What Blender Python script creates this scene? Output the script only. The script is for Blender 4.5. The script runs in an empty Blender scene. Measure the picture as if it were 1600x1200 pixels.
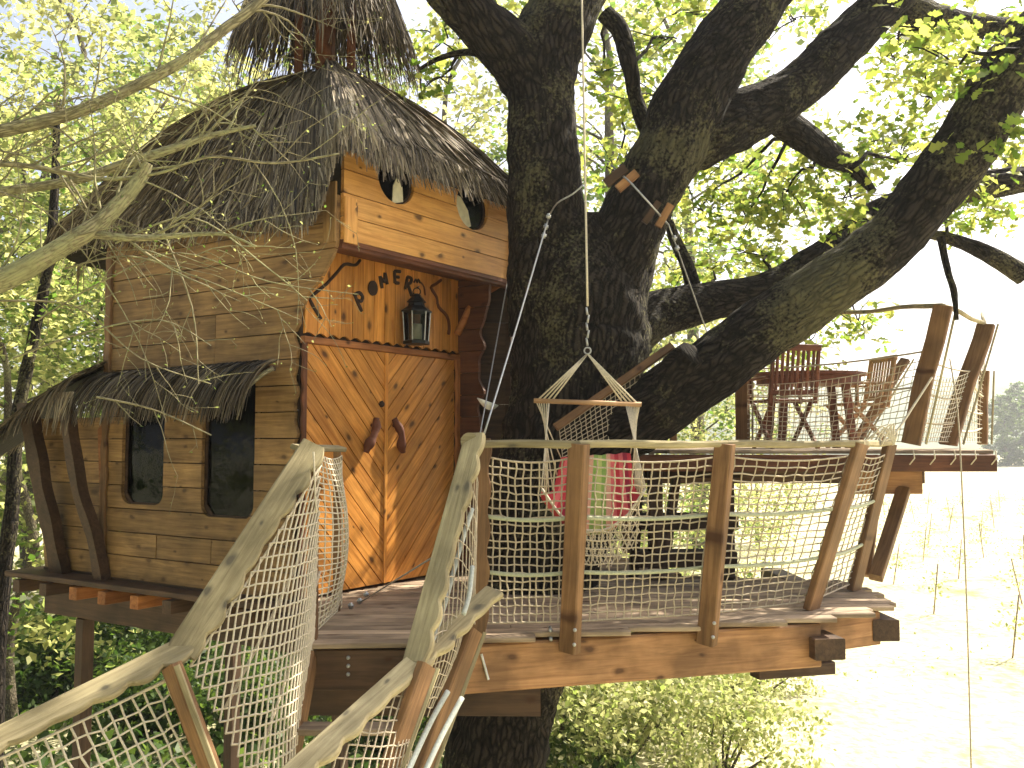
import bpy, math, random
import numpy as np
from mathutils import Vector, Matrix, noise

random.seed(7)
rng = np.random.default_rng(7)
scene = bpy.context.scene
R = math.radians

# ------------------------------------------------------------------ camera
EYE, PITCH, F = 4.1, math.atan(90 / 1400), 1400.0
cam_d = bpy.data.cameras.new('camera')
cam_d.sensor_width = 36
cam_d.lens = F / 1600 * 36
cam_d.clip_start, cam_d.clip_end = 0.05, 3000
cam = bpy.data.objects.new('camera', cam_d)
scene.collection.objects.link(cam)
cam.location = (0, 0, EYE)
cam.rotation_euler = (R(90) + PITCH, 0, 0)
scene.camera = cam

# ------------------------------------------------------------------ sky, sun, exposure
SUN_DIR = Vector((0.78, 0.58, 1.05)).normalized()      # towards the sun: beyond the field side of the oak
sun_el = math.asin(SUN_DIR.z)
world = bpy.data.worlds.new('World')
scene.world = world
world.use_nodes = True
wn = world.node_tree
bg = wn.nodes['Background']
sky = wn.nodes.new('ShaderNodeTexSky')
sky.sky_type = 'NISHITA'
sky.sun_disc = False
sky.sun_elevation = sun_el
sky.sun_rotation = math.atan2(SUN_DIR.x, SUN_DIR.y)
sky.air_density, sky.dust_density, sky.ozone_density = 0.7, 5.5, 0.1
wn.links.new(sky.outputs[0], bg.inputs[0])
bg.inputs[1].default_value = 0.12
sun_d = bpy.data.lights.new('sun', 'SUN')
sun_d.energy = 5.0
sun_d.angle = R(0.5)
sun_d.color = (1.0, 0.91, 0.74)
sun = bpy.data.objects.new('sun', sun_d)
scene.collection.objects.link(sun)
sun.rotation_euler = SUN_DIR.to_track_quat('Z', 'Y').to_euler()
vs = scene.view_settings
vs.view_transform, vs.look, vs.exposure, vs.gamma = 'Standard', 'None', 1.44, 1.0
scene.render.film_transparent = False
scene.cycles.volume_bounces = 0
scene.cycles.max_bounces = 7
scene.cycles.diffuse_bounces = 4
scene.cycles.transparent_max_bounces = 8
scene.cycles.sample_clamp_indirect = 6

# ------------------------------------------------------------------ helpers
CP, SP = math.cos(PITCH), math.sin(PITCH)
def ray(px, py):
    a, b = (px - 800) / F, (600 - py) / F
    return Vector((a, CP - b * SP, SP + b * CP))
def P(px, py, Y):                      # the point seen at a pixel of the photograph at distance Y
    d = ray(px, py); return Vector((0, 0, EYE)) + d * (Y / d.y)
def G(px, py, z):                      # the point seen at a pixel on the level z
    d = ray(px, py); return Vector((0, 0, EYE)) + d * ((z - EYE) / d.z)
def rpx(w, Y): return w / 2 / F * Y    # radius of a thing w pixels wide at distance Y
def V(*a): return Vector(a)
def lerp(a, b, t): return a + (b - a) * t

WM = {}
COL = scene.collection
def empty(name, loc=(0, 0, 0), label=None, cat=None, group=None):
    o = bpy.data.objects.new(name, None); COL.objects.link(o)
    o.location = loc; WM[o] = Matrix.Translation(loc)
    o.empty_display_size = 0.1
    tag(o, label, cat, group); return o
def tag(o, label=None, cat=None, group=None, kind=None):
    if label: o['label'] = label
    if cat: o['category'] = cat
    if group: o['group'] = group
    if kind: o['kind'] = kind
    return o
def link(name, me, mat, parent=None, M=None):
    o = bpy.data.objects.new(name, me); COL.objects.link(o)
    M = M or Matrix.Identity(4)
    if mat and not me.materials: me.materials.append(mat)
    if parent:
        o.parent = parent; o.matrix_parent_inverse = WM[parent].inverted()
    o.matrix_basis = M; WM[o] = M.copy()
    return o
def mesh(name, verts, faces, smooth=False):
    me = bpy.data.meshes.new(name)
    me.from_pydata([tuple(v) for v in verts], [], faces)
    if smooth: me.polygons.foreach_set('use_smooth', [True] * len(me.polygons))
    return me
def frame(o, x, n):
    x = Vector(x).normalized(); n = Vector(n); n = (n - x * n.dot(x)).normalized(); y = n.cross(x)
    M = Matrix((x, y, n)).transposed().to_4x4(); M.translation = o; return M

def plank_mesh(L, W, T, ch=0.006, seg=1, e0=None, e1=None, tj=0.0):
    """chamfered bar along X from 0 to L, W across (Y), T thick (Z); e0/e1 shift the two long edges"""
    ch = min(ch, W * 0.3, T * 0.3)
    n = seg
    vs_, fs = [], []
    for i in range(n + 1):
        x = L * i / n
        a = -W / 2 + (e0(x) if e0 else 0); b = W / 2 + (e1(x) if e1 else 0)
        z = T / 2; dz = noise.noise((x * 2.3, W * 9, T * 31 + L)) * tj
        vs_ += [(x, a + ch, -z + dz), (x, b - ch, -z + dz), (x, b, -z + ch + dz), (x, b, z - ch + dz), (x, b - ch, z + dz), (x, a + ch, z + dz), (x, a, z - ch + dz), (x, a, -z + ch + dz)]
    for i in range(n):
        for k in range(8):
            k2 = (k + 1) % 8
            fs.append((i * 8 + k, i * 8 + k2, (i + 1) * 8 + k2, (i + 1) * 8 + k))
    fs.append(tuple(range(7, -1, -1))); fs.append(tuple(n * 8 + k for k in range(8)))
    # orientation check not needed: renderer is two-sided
    return mesh('plank', vs_, fs)
def beam(name, p0, p1, W, T, n, mat, parent=None, **kw):
    p0, p1 = Vector(p0), Vector(p1)
    return link(name, plank_mesh((p1 - p0).length, W, T, **kw), mat, parent, frame(p0, p1 - p0, n))
def poly_mesh(pts, T):
    """2-D outline in XY, extruded from z=0 to z=T"""
    n = len(pts)
    vs_ = [(x, y, 0) for x, y in pts] + [(x, y, T) for x, y in pts]
    fs = [tuple(range(n - 1, -1, -1)), tuple(range(n, 2 * n))]
    fs += [(i, (i + 1) % n, n + (i + 1) % n, n + i) for i in range(n)]
    return mesh('piece', vs_, fs)

def spline(pts, n=6):
    """Catmull-Rom through points; pts = list of (Vector, radius)"""
    out = []
    m = len(pts)
    for i in range(m - 1):
        p0, p1, p2, p3 = pts[max(i - 1, 0)], pts[i], pts[i + 1], pts[min(i + 2, m - 1)]
        for k in range(n):
            t = k / n
            f = lambda a, b, c, d: 0.5 * (2 * b + (c - a) * t + (2 * a - 5 * b + 4 * c - d) * t * t + (3 * b - a - 3 * c + d) * t ** 3)
            out.append((f(p0[0], p1[0], p2[0], p3[0]), f(p0[1], p1[1], p2[1], p3[1])))
    out.append(pts[-1]); return out
class TB:
    """collects round tubes (with UVs in metres) into one mesh"""
    def __init__(s): s.v, s.f, s.uv = [], [], []
    def tube(s, pts, sides=8, rough=0.0, cap=True, freq=3.0, ridge=0.0):
        pts = [(Vector(p), r) for p, r in pts]
        b = len(s.v); n = len(pts); t = (pts[1][0] - pts[0][0]).normalized()
        ref = Vector((0, 0, 1)) if abs(t.z) < 0.9 else Vector((1, 0, 0))
        x = t.cross(ref).normalized(); ln = 0; us = []
        for i, (p, r) in enumerate(pts):
            if i: ln += (p - pts[i - 1][0]).length
            t2 = (pts[min(i + 1, n - 1)][0] - pts[max(i - 1, 0)][0])
            t2 = t2.normalized() if t2.length > 1e-9 else t
            x = (x - t2 * x.dot(t2)); x = x.normalized() if x.length > 1e-6 else t2.orthogonal().normalized(); y = t2.cross(x); t = t2
            us.append(ln)
            for k in range(sides):
                a = 2 * math.pi * k / sides
                d = x * math.cos(a) + y * math.sin(a); rr = r
                if rough:
                    q = p + d * r
                    rr = r * (1 + rough * (noise.noise(q * freq) + 0.55 * noise.noise(q * freq * 3.1) + 0.3 * noise.noise(q * freq * 7)))
                if ridge:
                    nr = max(5, r * 34); q2 = V(math.cos(a) * nr * 0.5, math.sin(a) * nr * 0.5, ln * 2.2 + 7 * r)
                    rr += ridge * (1 - 2.2 * abs(noise.noise(q2))) * (0.6 + 0.5 * noise.noise(q2 * 0.3))
                s.v.append(p + d * rr)
        for i in range(n - 1):
            rr = max(pts[i][1], 0.01) * 2 * math.pi
            for k in range(sides):
                k2 = (k + 1) % sides
                s.f.append((b + i * sides + k, b + i * sides + k2, b + (i + 1) * sides + k2, b + (i + 1) * sides + k))
                s.uv.append(((k / sides * rr, us[i]), ((k + 1) / sides * rr, us[i]), ((k + 1) / sides * rr, us[i + 1]), (k / sides * rr, us[i + 1])))
        if cap:
            for ring, rev in ((0, True), (n - 1, False)):
                f = tuple(b + ring * sides + k for k in range(sides)); f = f[::-1] if rev else f
                s.f.append(f); s.uv.append(tuple((0.1 * math.cos(6.28 * k / sides), us[ring] + 0.1 * math.sin(6.28 * k / sides)) for k in range(sides)))
        return s
    def build(s, name, mat, parent=None, smooth=True):
        me = mesh(name, s.v, s.f, smooth)
        uvl = me.uv_layers.new(name='UVMap')
        uvl.data.foreach_set('uv', [c for f in s.uv for q in f for c in q])
        return link(name, me, mat, parent)
def rope(name, pts, r, mat, parent=None, sides=5):
    return TB().tube([(p, r) for p in pts], sides).build(name, mat, parent)
def sag(p0, p1, s, n=10): return [lerp(Vector(p0), Vector(p1), i / n) - V(0, 0, 4 * s * (i / n) * (1 - i / n)) for i in range(n + 1)]

def fast_mesh(name, verts, nper, nfaces, attr=None):
    """nfaces faces of nper own vertices each"""
    me = bpy.data.meshes.new(name)
    me.vertices.add(len(verts)); me.vertices.foreach_set('co', np.asarray(verts, dtype=np.float32).ravel())
    me.loops.add(nfaces * nper); me.loops.foreach_set('vertex_index', np.arange(nfaces * nper, dtype=np.int32))
    me.polygons.add(nfaces); me.polygons.foreach_set('loop_start', np.arange(0, nfaces * nper, nper, dtype=np.int32))
    me.update(calc_edges=True)
    if attr is not None:
        a = me.attributes.new('rnd', 'FLOAT', 'POINT'); a.data.foreach_set('value', np.asarray(attr, dtype=np.float32))
    return me
def idx_mesh(name, verts, faces_np, attr=None, smooth=False):
    me = bpy.data.meshes.new(name)
    nf, k = faces_np.shape
    me.vertices.add(len(verts)); me.vertices.foreach_set('co', np.asarray(verts, dtype=np.float32).ravel())
    me.loops.add(nf * k); me.loops.foreach_set('vertex_index', faces_np.astype(np.int32).ravel())
    me.polygons.add(nf); me.polygons.foreach_set('loop_start', np.arange(0, nf * k, k, dtype=np.int32))
    if smooth: me.polygons.foreach_set('use_smooth', np.ones(nf, dtype=bool))
    me.update(calc_edges=True)
    if attr is not None:
        a = me.attributes.new('rnd', 'FLOAT', 'POINT'); a.data.foreach_set('value', np.asarray(attr, dtype=np.float32))
    return me
def seg_mesh(name, A, B, r):
    """three-sided cords from A[i] to B[i]"""
    A, B = np.asarray(A, float), np.asarray(B, float); n = len(A)
    t = B - A; L = np.linalg.norm(t, axis=1, keepdims=True); t = t / np.maximum(L, 1e-9)
    A = A - t * r * 0.5; B = B + t * r * 0.5
    ref = np.where(np.abs(t[:, 2:3]) < 0.9, np.array([[0, 0, 1.0]]), np.array([[1.0, 0, 0]]))
    x = np.cross(t, ref); x /= np.linalg.norm(x, axis=1, keepdims=True); y = np.cross(t, x)
    vs_ = []
    for E in (A, B):
        for k in range(4):
            a = k * math.pi / 2 + 0.4; vs_.append(E + (x * math.cos(a) + y * math.sin(a)) * r)
    Vt = np.stack(vs_, axis=1).reshape(-1, 3)
    q = np.array([[0, 1, 5, 4], [1, 2, 6, 5], [2, 3, 7, 6], [3, 0, 4, 7]])
    Fc = (np.arange(n)[:, None, None] * 8 + q[None]).reshape(-1, 4)
    return idx_mesh(name, Vt, Fc, smooth=True)
def net(name, S, nu, nv, r, mat, parent, mode='square', jit=0.12):
    """knotted rope net over the patch S(u, v)"""
    pts = {}
    def node(i, j):
        if (i, j) not in pts:
            inner = 0 < i < nu and 0 < j < nv
            a, b = (random.uniform(-jit, jit), random.uniform(-jit, jit)) if inner else (0, 0)
            pts[i, j] = S(min(max((i + a) / nu, 0), 1), min(max((j + b) / nv, 0), 1))
        return pts[i, j]
    A, B = [], []
    if mode == 'square':
        for i in range(nu + 1):
            for j in range(nv + 1):
                if i < nu: A.append(node(i, j)); B.append(node(i + 1, j))
                if j < nv: A.append(node(i, j)); B.append(node(i, j + 1))
    else:
        for i in range(nu + 1):
            for j in range(nv + 1):
                if (i + j) % 2: continue
                for d in (-1, 1):
                    if 0 <= i + d <= nu and j + 1 <= nv: A.append(node(i, j)); B.append(node(i + d, j + 1))
    return link(name, seg_mesh(name, [tuple(p) for p in A], [tuple(p) for p in B], r), mat, parent)
def patch(c00, c10, c01, c11, belly=V(0, 0, 0), top_sag=0.0):
    """bilinear patch, v=0 bottom v=1 top"""
    def S(u, v):
        p = lerp(lerp(c00, c10, u), lerp(c01, c11, u), v)
        w = 16 * u * (1 - u) * v * (1 - v)
        return p + belly * w - V(0, 0, top_sag * 4 * u * (1 - u) * v)
    return S

# ------------------------------------------------------------------ materials
def new_mat(name):
    m = bpy.data.materials.new(name); m.use_nodes = True
    nt = m.node_tree; return m, nt, nt.nodes['Principled BSDF']
def nd(nt, t, **kw):
    n = nt.nodes.new(t)
    for k, v in kw.items(): setattr(n, k, v)
    return n
def ramp(nt, stops):
    r = nd(nt, 'ShaderNodeValToRGB'); e = r.color_ramp.elements
    while len(e) < len(stops): e.new(0.5)
    for el, (p, c) in zip(e, stops): el.position = p; el.color = (*c, 1) if len(c) == 3 else c
    return r
def mixc(nt, fac, a, b, mode='MIX'):
    m = nd(nt, 'ShaderNodeMix', data_type='RGBA', blend_type=mode)
    for sock, val in ((m.inputs[0], fac), (m.inputs[6], a), (m.inputs[7], b)):
        if hasattr(val, 'is_output'): nt.links.new(val, sock)
        else: sock.default_value = val if not isinstance(val, tuple) else (*val, 1)
    return m.outputs[2]
def wood(name, dark, light, rough=0.6, grain=1.0, knots=0.5, var=0.3, stain=0.3, spec=0.3, bump=0.25, knot_col=(0.05, 0.018, 0.006)):
    m, nt, b = new_mat(name); L = nt.links
    tc = nd(nt, 'ShaderNodeTexCoord'); oi = nd(nt, 'ShaderNodeObjectInfo')
    mul = nd(nt, 'ShaderNodeVectorMath', operation='SCALE'); mul.inputs[0].default_value = (31.7, 17.3, 11.9); L.new(oi.outputs['Random'], mul.inputs['Scale'])
    add = nd(nt, 'ShaderNodeVectorMath', operation='ADD'); L.new(tc.outputs['Object'], add.inputs[0]); L.new(mul.outputs[0], add.inputs[1])
    mp = nd(nt, 'ShaderNodeMapping'); mp.inputs['Scale'].default_value = (2.2 * grain, 34 * grain, 34 * grain); L.new(add.outputs[0], mp.inputs[0])
    n1 = nd(nt, 'ShaderNodeTexNoise'); n1.inputs['Scale'].default_value = 1; n1.inputs['Detail'].default_value = 6; n1.inputs['Roughness'].default_value = 0.62; n1.inputs['Distortion'].default_value = 0.8; L.new(mp.outputs[0], n1.inputs[0])
    r1 = ramp(nt, [(0.3, dark), (0.68, light)]); L.new(n1.outputs['Fac'], r1.inputs[0])
    col = r1.outputs[0]
    # blotchy weathering
    n2 = nd(nt, 'ShaderNodeTexNoise'); n2.inputs['Scale'].default_value = 3.2; n2.inputs['Detail'].default_value = 5; L.new(add.outputs[0], n2.inputs[0])
    r2 = ramp(nt, [(0.38, (1 - stain,) * 3), (0.62, (1 + stain * 0.4,) * 3)]); L.new(n2.outputs['Fac'], r2.inputs[0])
    col = mixc(nt, 1.0, col, r2.outputs[0], 'MULTIPLY')
    if knots:
        mk = nd(nt, 'ShaderNodeMapping'); mk.inputs['Scale'].default_value = (4.2, 7.5, 3); L.new(add.outputs[0], mk.inputs[0])
        nw = nd(nt, 'ShaderNodeTexNoise'); nw.inputs['Scale'].default_value = 9; L.new(add.outputs[0], nw.inputs[0])
        wv = nd(nt, 'ShaderNodeVectorMath', operation='MULTIPLY_ADD'); wv.inputs[1].default_value = (0.22,) * 3; L.new(nw.outputs['Color'], wv.inputs[0]); L.new(mk.outputs[0], wv.inputs[2])
        vo = nd(nt, 'ShaderNodeTexVoronoi', voronoi_dimensions='2D'); vo.inputs['Scale'].default_value = 1; L.new(wv.outputs[0], vo.inputs[0])
        rk = ramp(nt, [(0.07, (1,) * 3), (0.15, (0.35,) * 3), (0.24, (0,) * 3)]); sp = nd(nt, 'ShaderNodeSeparateColor'); L.new(vo.outputs['Color'], sp.inputs[0])
        kd = nd(nt, 'ShaderNodeMath', operation='MULTIPLY_ADD'); L.new(sp.outputs[1], kd.inputs[0]); kd.inputs[1].default_value = 0.95; kd.inputs[2].default_value = 0.3
        kq = nd(nt, 'ShaderNodeMath', operation='DIVIDE'); L.new(vo.outputs['Distance'], kq.inputs[0]); L.new(kd.outputs[0], kq.inputs[1]); L.new(kq.outputs[0], rk.inputs[0])
        th = nd(nt, 'ShaderNodeMath', operation='LESS_THAN'); L.new(sp.outputs[0], th.inputs[0]); th.inputs[1].default_value = knots
        mm = nd(nt, 'ShaderNodeMath', operation='MULTIPLY'); L.new(rk.outputs[0], mm.inputs[0]); L.new(th.outputs[0], mm.inputs[1])
        m2 = nd(nt, 'ShaderNodeMath', operation='MULTIPLY'); L.new(mm.outputs[0], m2.inputs[0]); m2.inputs[1].default_value = 0.85
        col = mixc(nt, m2.outputs[0], col, knot_col)
    hv = nd(nt, 'ShaderNodeHueSaturation'); L.new(col, hv.inputs['Color'])
    mr = nd(nt, 'ShaderNodeMapRange'); mr.inputs[3].default_value = 1 - var; mr.inputs[4].default_value = 1 + var; L.new(oi.outputs['Random'], mr.inputs[0]); L.new(mr.outputs[0], hv.inputs['Value'])
    L.new(hv.outputs[0], b.inputs['Base Color'])
    b.inputs['Roughness'].default_value = rough; b.inputs['Specular IOR Level'].default_value = spec
    bp = nd(nt, 'ShaderNodeBump'); bp.inputs['Strength'].default_value = bump; bp.inputs['Distance'].default_value = 0.01; L.new(n1.outputs['Fac'], bp.inputs['Height']); L.new(bp.outputs[0], b.inputs['Normal'])
    return m
def plain(name, c, rough=0.6, metal=0.0, spec=0.4, var=0.15, scale=20, bump=0.0):
    m, nt, b = new_mat(name); L = nt.links
    tc = nd(nt, 'ShaderNodeTexCoord'); n = nd(nt, 'ShaderNodeTexNoise'); n.inputs['Scale'].default_value = scale; n.inputs['Detail'].default_value = 4; L.new(tc.outputs['Object'], n.inputs[0])
    r = ramp(nt, [(0.3, tuple(x * (1 - var) for x in c)), (0.7, tuple(min(1, x * (1 + var)) for x in c))]); L.new(n.outputs['Fac'], r.inputs[0]); L.new(r.outputs[0], b.inputs['Base Color'])
    b.inputs['Roughness'].default_value = rough; b.inputs['Metallic'].default_value = metal; b.inputs['Specular IOR Level'].default_value = spec
    if bump:
        bp = nd(nt, 'ShaderNodeBump'); bp.inputs['Strength'].default_value = bump; bp.inputs['Distance'].default_value = 0.02; L.new(n.outputs['Fac'], bp.inputs['Height']); L.new(bp.outputs[0], b.inputs['Normal'])
    return m
def strand_mat(name, stops, rough=0.7, trans=0.0):
    m, nt, b = new_mat(name); L = nt.links
    at = nd(nt, 'ShaderNodeAttribute', attribute_name='rnd'); r = ramp(nt, stops); L.new(at.outputs['Fac'], r.inputs[0]); L.new(r.outputs[0], b.inputs['Base Color'])
    b.inputs['Roughness'].default_value = rough; b.inputs['Specular IOR Level'].default_value = 0.25
    return m
def leaf_mat(name, refl, trans, fac=0.55):
    m, nt, b = new_mat(name); L = nt.links
    at = nd(nt, 'ShaderNodeAttribute', attribute_name='rnd')
    r1 = ramp(nt, [(0.0, refl[0]), (1.0, refl[1])]); L.new(at.outputs['Fac'], r1.inputs[0])
    r2 = ramp(nt, [(0.0, trans[0]), (1.0, trans[1])]); L.new(at.outputs['Fac'], r2.inputs[0])
    L.new(r1.outputs[0], b.inputs['Base Color']); b.inputs['Roughness'].default_value = 0.5; b.inputs['Specular IOR Level'].default_value = 0.3
    t = nd(nt, 'ShaderNodeBsdfTranslucent'); L.new(r2.outputs[0], t.inputs[0])
    mx = nd(nt, 'ShaderNodeMixShader'); mx.inputs[0].default_value = fac; L.new(b.outputs[0], mx.inputs[1]); L.new(t.outputs[0], mx.inputs[2])
    L.new(mx.outputs[0], nt.nodes['Material Output'].inputs[0]); return m
def bark(name, c0, c1, lichen, lich_amt=0.55, su=26, sv=7, bump=0.9):
    m, nt, b = new_mat(name); L = nt.links
    tc = nd(nt, 'ShaderNodeTexCoord'); mp = nd(nt, 'ShaderNodeMapping'); mp.inputs['Scale'].default_value = (su, sv, 1); L.new(tc.outputs['UV'], mp.inputs[0])
    nw = nd(nt, 'ShaderNodeTexNoise'); nw.inputs['Scale'].default_value = 4; nw.inputs['Detail'].default_value = 3; L.new(tc.outputs['Object'], nw.inputs[0])
    wv = nd(nt, 'ShaderNodeVectorMath', operation='MULTIPLY_ADD'); wv.inputs[1].default_value = (2.5, 2.5, 2.5); L.new(nw.outputs['Color'], wv.inputs[0]); L.new(mp.outputs[0], wv.inputs[2])
    vo = nd(nt, 'ShaderNodeTexVoronoi', feature='DISTANCE_TO_EDGE'); vo.inputs['Scale'].default_value = 1; L.new(wv.outputs[0], vo.inputs[0])
    n1 = nd(nt, 'ShaderNodeTexNoise'); n1.inputs['Scale'].default_value = 1.6; n1.inputs['Detail'].default_value = 7; n1.inputs['Roughness'].default_value = 0.7; L.new(wv.outputs[0], n1.inputs[0])
    rv = ramp(nt, [(0.0, (0,) * 3), (0.32, (1,) * 3)]); L.new(vo.outputs['Distance'], rv.inputs[0])
    h = nd(nt, 'ShaderNodeMath', operation='MULTIPLY_ADD'); L.new(rv.outputs[0], h.inputs[0]); h.inputs[1].default_value = 0.6; L.new(n1.outputs['Fac'], h.inputs[2])
    rc = ramp(nt, [(0.45, c0), (0.8, tuple((a + b) / 2 for a, b in zip(c0, c1))), (1.05, c1)]); L.new(h.outputs[0], rc.inputs[0])
    n3 = nd(nt, 'ShaderNodeTexNoise'); n3.inputs['Scale'].default_value = 2.1; n3.inputs['Detail'].default_value = 10; n3.inputs['Roughness'].default_value = 0.75; L.new(tc.outputs['Object'], n3.inputs[0])
    n4 = nd(nt, 'ShaderNodeTexNoise'); n4.inputs['Scale'].default_value = 46; n4.inputs['Detail'].default_value = 4; L.new(tc.outputs['Object'], n4.inputs[0])
    n5 = nd(nt, 'ShaderNodeTexNoise'); n5.inputs['Scale'].default_value = 0.9; n5.inputs['Detail'].default_value = 2; L.new(tc.outputs['Object'], n5.inputs[0])
    a5 = nd(nt, 'ShaderNodeMath', operation='MULTIPLY_ADD'); L.new(n5.outputs['Fac'], a5.inputs[0]); a5.inputs[1].default_value = 0.75; L.new(n3.outputs['Fac'], a5.inputs[2])
    a6 = nd(nt, 'ShaderNodeMath', operation='SUBTRACT'); L.new(a5.outputs[0], a6.inputs[0]); a6.inputs[1].default_value = 0.385
    ad = nd(nt, 'ShaderNodeMath', operation='MULTIPLY_ADD'); L.new(n4.outputs['Fac'], ad.inputs[0]); ad.inputs[1].default_value = 0.55; L.new(a6.outputs[0], ad.inputs[2])
    rl = ramp(nt, [(0.8 - 0.06 * lich_amt, (0,) * 3), (0.8 + 0.10, (1,) * 3)]); L.new(ad.outputs[0], rl.inputs[0])
    fm = nd(nt, 'ShaderNodeMath', operation='MULTIPLY'); L.new(rl.outputs[0], fm.inputs[0]); L.new(h.outputs[0], fm.inputs[1])
    col = mixc(nt, fm.outputs[0], rc.outputs[0], lichen)
    L.new(col, b.inputs['Base Color']); b.inputs['Roughness'].default_value = 0.9; b.inputs['Specular IOR Level'].default_value = 0.15
    bp = nd(nt, 'ShaderNodeBump'); bp.inputs['Strength'].default_value = bump; bp.inputs['Distance'].default_value = 0.05; L.new(h.outputs[0], bp.inputs['Height']); L.new(bp.outputs[0], b.inputs['Normal'])
    return m
def glass_mat():
    m, nt, b = new_mat('window_glass'); L = nt.links
    tr = nd(nt, 'ShaderNodeBsdfTransparent'); tr.inputs[0].default_value = (0.5, 0.53, 0.53, 1)
    gl = nd(nt, 'ShaderNodeBsdfGlossy'); gl.inputs['Roughness'].default_value = 0.02; gl.inputs[0].default_value = (0.32, 0.34, 0.36, 1)
    fr = nd(nt, 'ShaderNodeFresnel'); fr.inputs[0].default_value = 1.45
    tc = nd(nt, 'ShaderNodeTexCoord'); n = nd(nt, 'ShaderNodeTexNoise'); n.inputs['Scale'].default_value = 6; L.new(tc.outputs['Object'], n.inputs[0])
    bp = nd(nt, 'ShaderNodeBump'); bp.inputs['Strength'].default_value = 0.06; bp.inputs['Distance'].default_value = 0.05; L.new(n.outputs['Fac'], bp.inputs['Height']); L.new(bp.outputs[0], gl.inputs['Normal'])
    mx = nd(nt, 'ShaderNodeMixShader'); L.new(fr.outputs[0], mx.inputs[0]); L.new(tr.outputs[0], mx.inputs[1]); L.new(gl.outputs[0], mx.inputs[2]); L.new(mx.outputs[0], nt.nodes['Material Output'].inputs[0])
    return m

M_side = wood('weathered_pine_siding', (0.145, 0.076, 0.028), (0.335, 0.20, 0.08), knots=0.35, var=0.22, stain=0.3, knot_col=(0.07, 0.035, 0.015))
M_orange = wood('oiled_pine_orange', (0.42, 0.145, 0.022), (0.76, 0.35, 0.08), rough=0.42, knots=0.38, var=0.2, stain=0.18, spec=0.35, bump=0.12)
M_box = wood('oiled_pine_honey', (0.48, 0.21, 0.048), (0.76, 0.41, 0.125), rough=0.45, knots=0.45, var=0.1, stain=0.14, spec=0.35, bump=0.12)
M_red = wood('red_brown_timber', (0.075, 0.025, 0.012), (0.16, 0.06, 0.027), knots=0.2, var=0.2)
M_trim = wood('orange_brown_trim', (0.30, 0.10, 0.03), (0.48, 0.20, 0.07), knots=0.15, var=0.12)
M_rail = wood('greyed_green_handrail', (0.22, 0.18, 0.098), (0.44, 0.375, 0.225), rough=0.85, knots=0.4, var=0.1, stain=0.32, bump=0.6, knot_col=(0.09, 0.08, 0.06))
M_post = wood('brown_post', (0.13, 0.065, 0.028), (0.27, 0.15, 0.068), knots=0.3, var=0.18)
M_beam = wood('larch_beam', (0.21, 0.10, 0.042), (0.40, 0.215, 0.10), knots=0.4, var=0.1, stain=0.4)
M_darkbeam = wood('dark_beam', (0.045, 0.025, 0.015), (0.10, 0.056, 0.032), knots=0.2, var=0.2)
M_deck = wood('grey_deck_board', (0.215, 0.155, 0.108), (0.42, 0.325, 0.23), rough=0.8, knots=0.2, var=0.25, stain=0.35)
M_joist = wood('orange_joist_end', (0.22, 0.07, 0.02), (0.42, 0.17, 0.05), knots=0.1, var=0.3)
M_dark = plain('dark_interior_board', (0.035, 0.02, 0.012), 0.9)
M_twig = plain('dark_twig', (0.035, 0.018, 0.012), 0.8, bump=0.3)
M_stick = plain('red_brown_stick', (0.12, 0.04, 0.02), 0.8, bump=0.3)
M_rope = plain('cream_rope', (0.47, 0.40, 0.30), 0.9, scale=80, bump=0.4)
M_rope_white = plain('white_cord', (0.62, 0.55, 0.42), 0.9, scale=80)
M_rope_green = plain('green_grey_rope', (0.42, 0.44, 0.31), 0.9, scale=90, bump=0.5)
M_rope_grey = plain('grey_tube_rope', (0.42, 0.45, 0.42), 0.6, scale=90)
M_steel = plain('galvanised_steel', (0.45, 0.46, 0.46), 0.38, metal=0.9, scale=60)
M_black = plain('black_lantern_metal', (0.02, 0.02, 0.02), 0.45, metal=0.5)
M_white = plain('white_enamel', (0.78, 0.8, 0.82), 0.4)
M_cream = plain('plain_cream', (0.72, 0.68, 0.52), 0.9)
M_candle = plain('candle_wax', (0.78, 0.72, 0.55), 0.6)
M_teak = wood('red_teak_furniture', (0.11, 0.038, 0.02), (0.23, 0.085, 0.045), knots=0, var=0.2)
M_teak_light = wood('pale_teak_furniture', (0.30, 0.17, 0.08), (0.48, 0.30, 0.16), knots=0, var=0.2)
M_thatch = strand_mat('palm_thatch', [(0.0, (0.024, 0.021, 0.019)), (0.4, (0.125, 0.098, 0.068)), (0.75, (0.28, 0.225, 0.15)), (1.0, (0.52, 0.45, 0.33))])
M_thatch_core = plain('thatch_core', (0.035, 0.028, 0.02), 0.95, bump=0.6)
M_glass = glass_mat()
M_oak = bark('oak_bark', (0.0022, 0.0018, 0.0016), (0.046, 0.037, 0.029), (0.125, 0.115, 0.062), 0.0)
M_bark2 = bark('grey_bark', (0.05, 0.042, 0.03), (0.16, 0.135, 0.095), (0.22, 0.22, 0.12), 0.6, su=40, sv=14, bump=0.5)
M_branch = bark('pale_branch_bark', (0.13, 0.115, 0.07), (0.36, 0.32, 0.20), (0.34, 0.34, 0.18), 0.5, su=60, sv=10, bump=0.35)
M_oakleaf = leaf_mat('oak_leaf', ((0.05, 0.09, 0.014), (0.16, 0.20, 0.03)), ((0.16, 0.28, 0.03), (0.66, 0.66, 0.16)), 0.6)
M_leafy = leaf_mat('woodland_leaf', ((0.035, 0.065, 0.012), (0.20, 0.22, 0.06)), ((0.13, 0.24, 0.03), (0.74, 0.72, 0.28)), 0.6)
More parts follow.
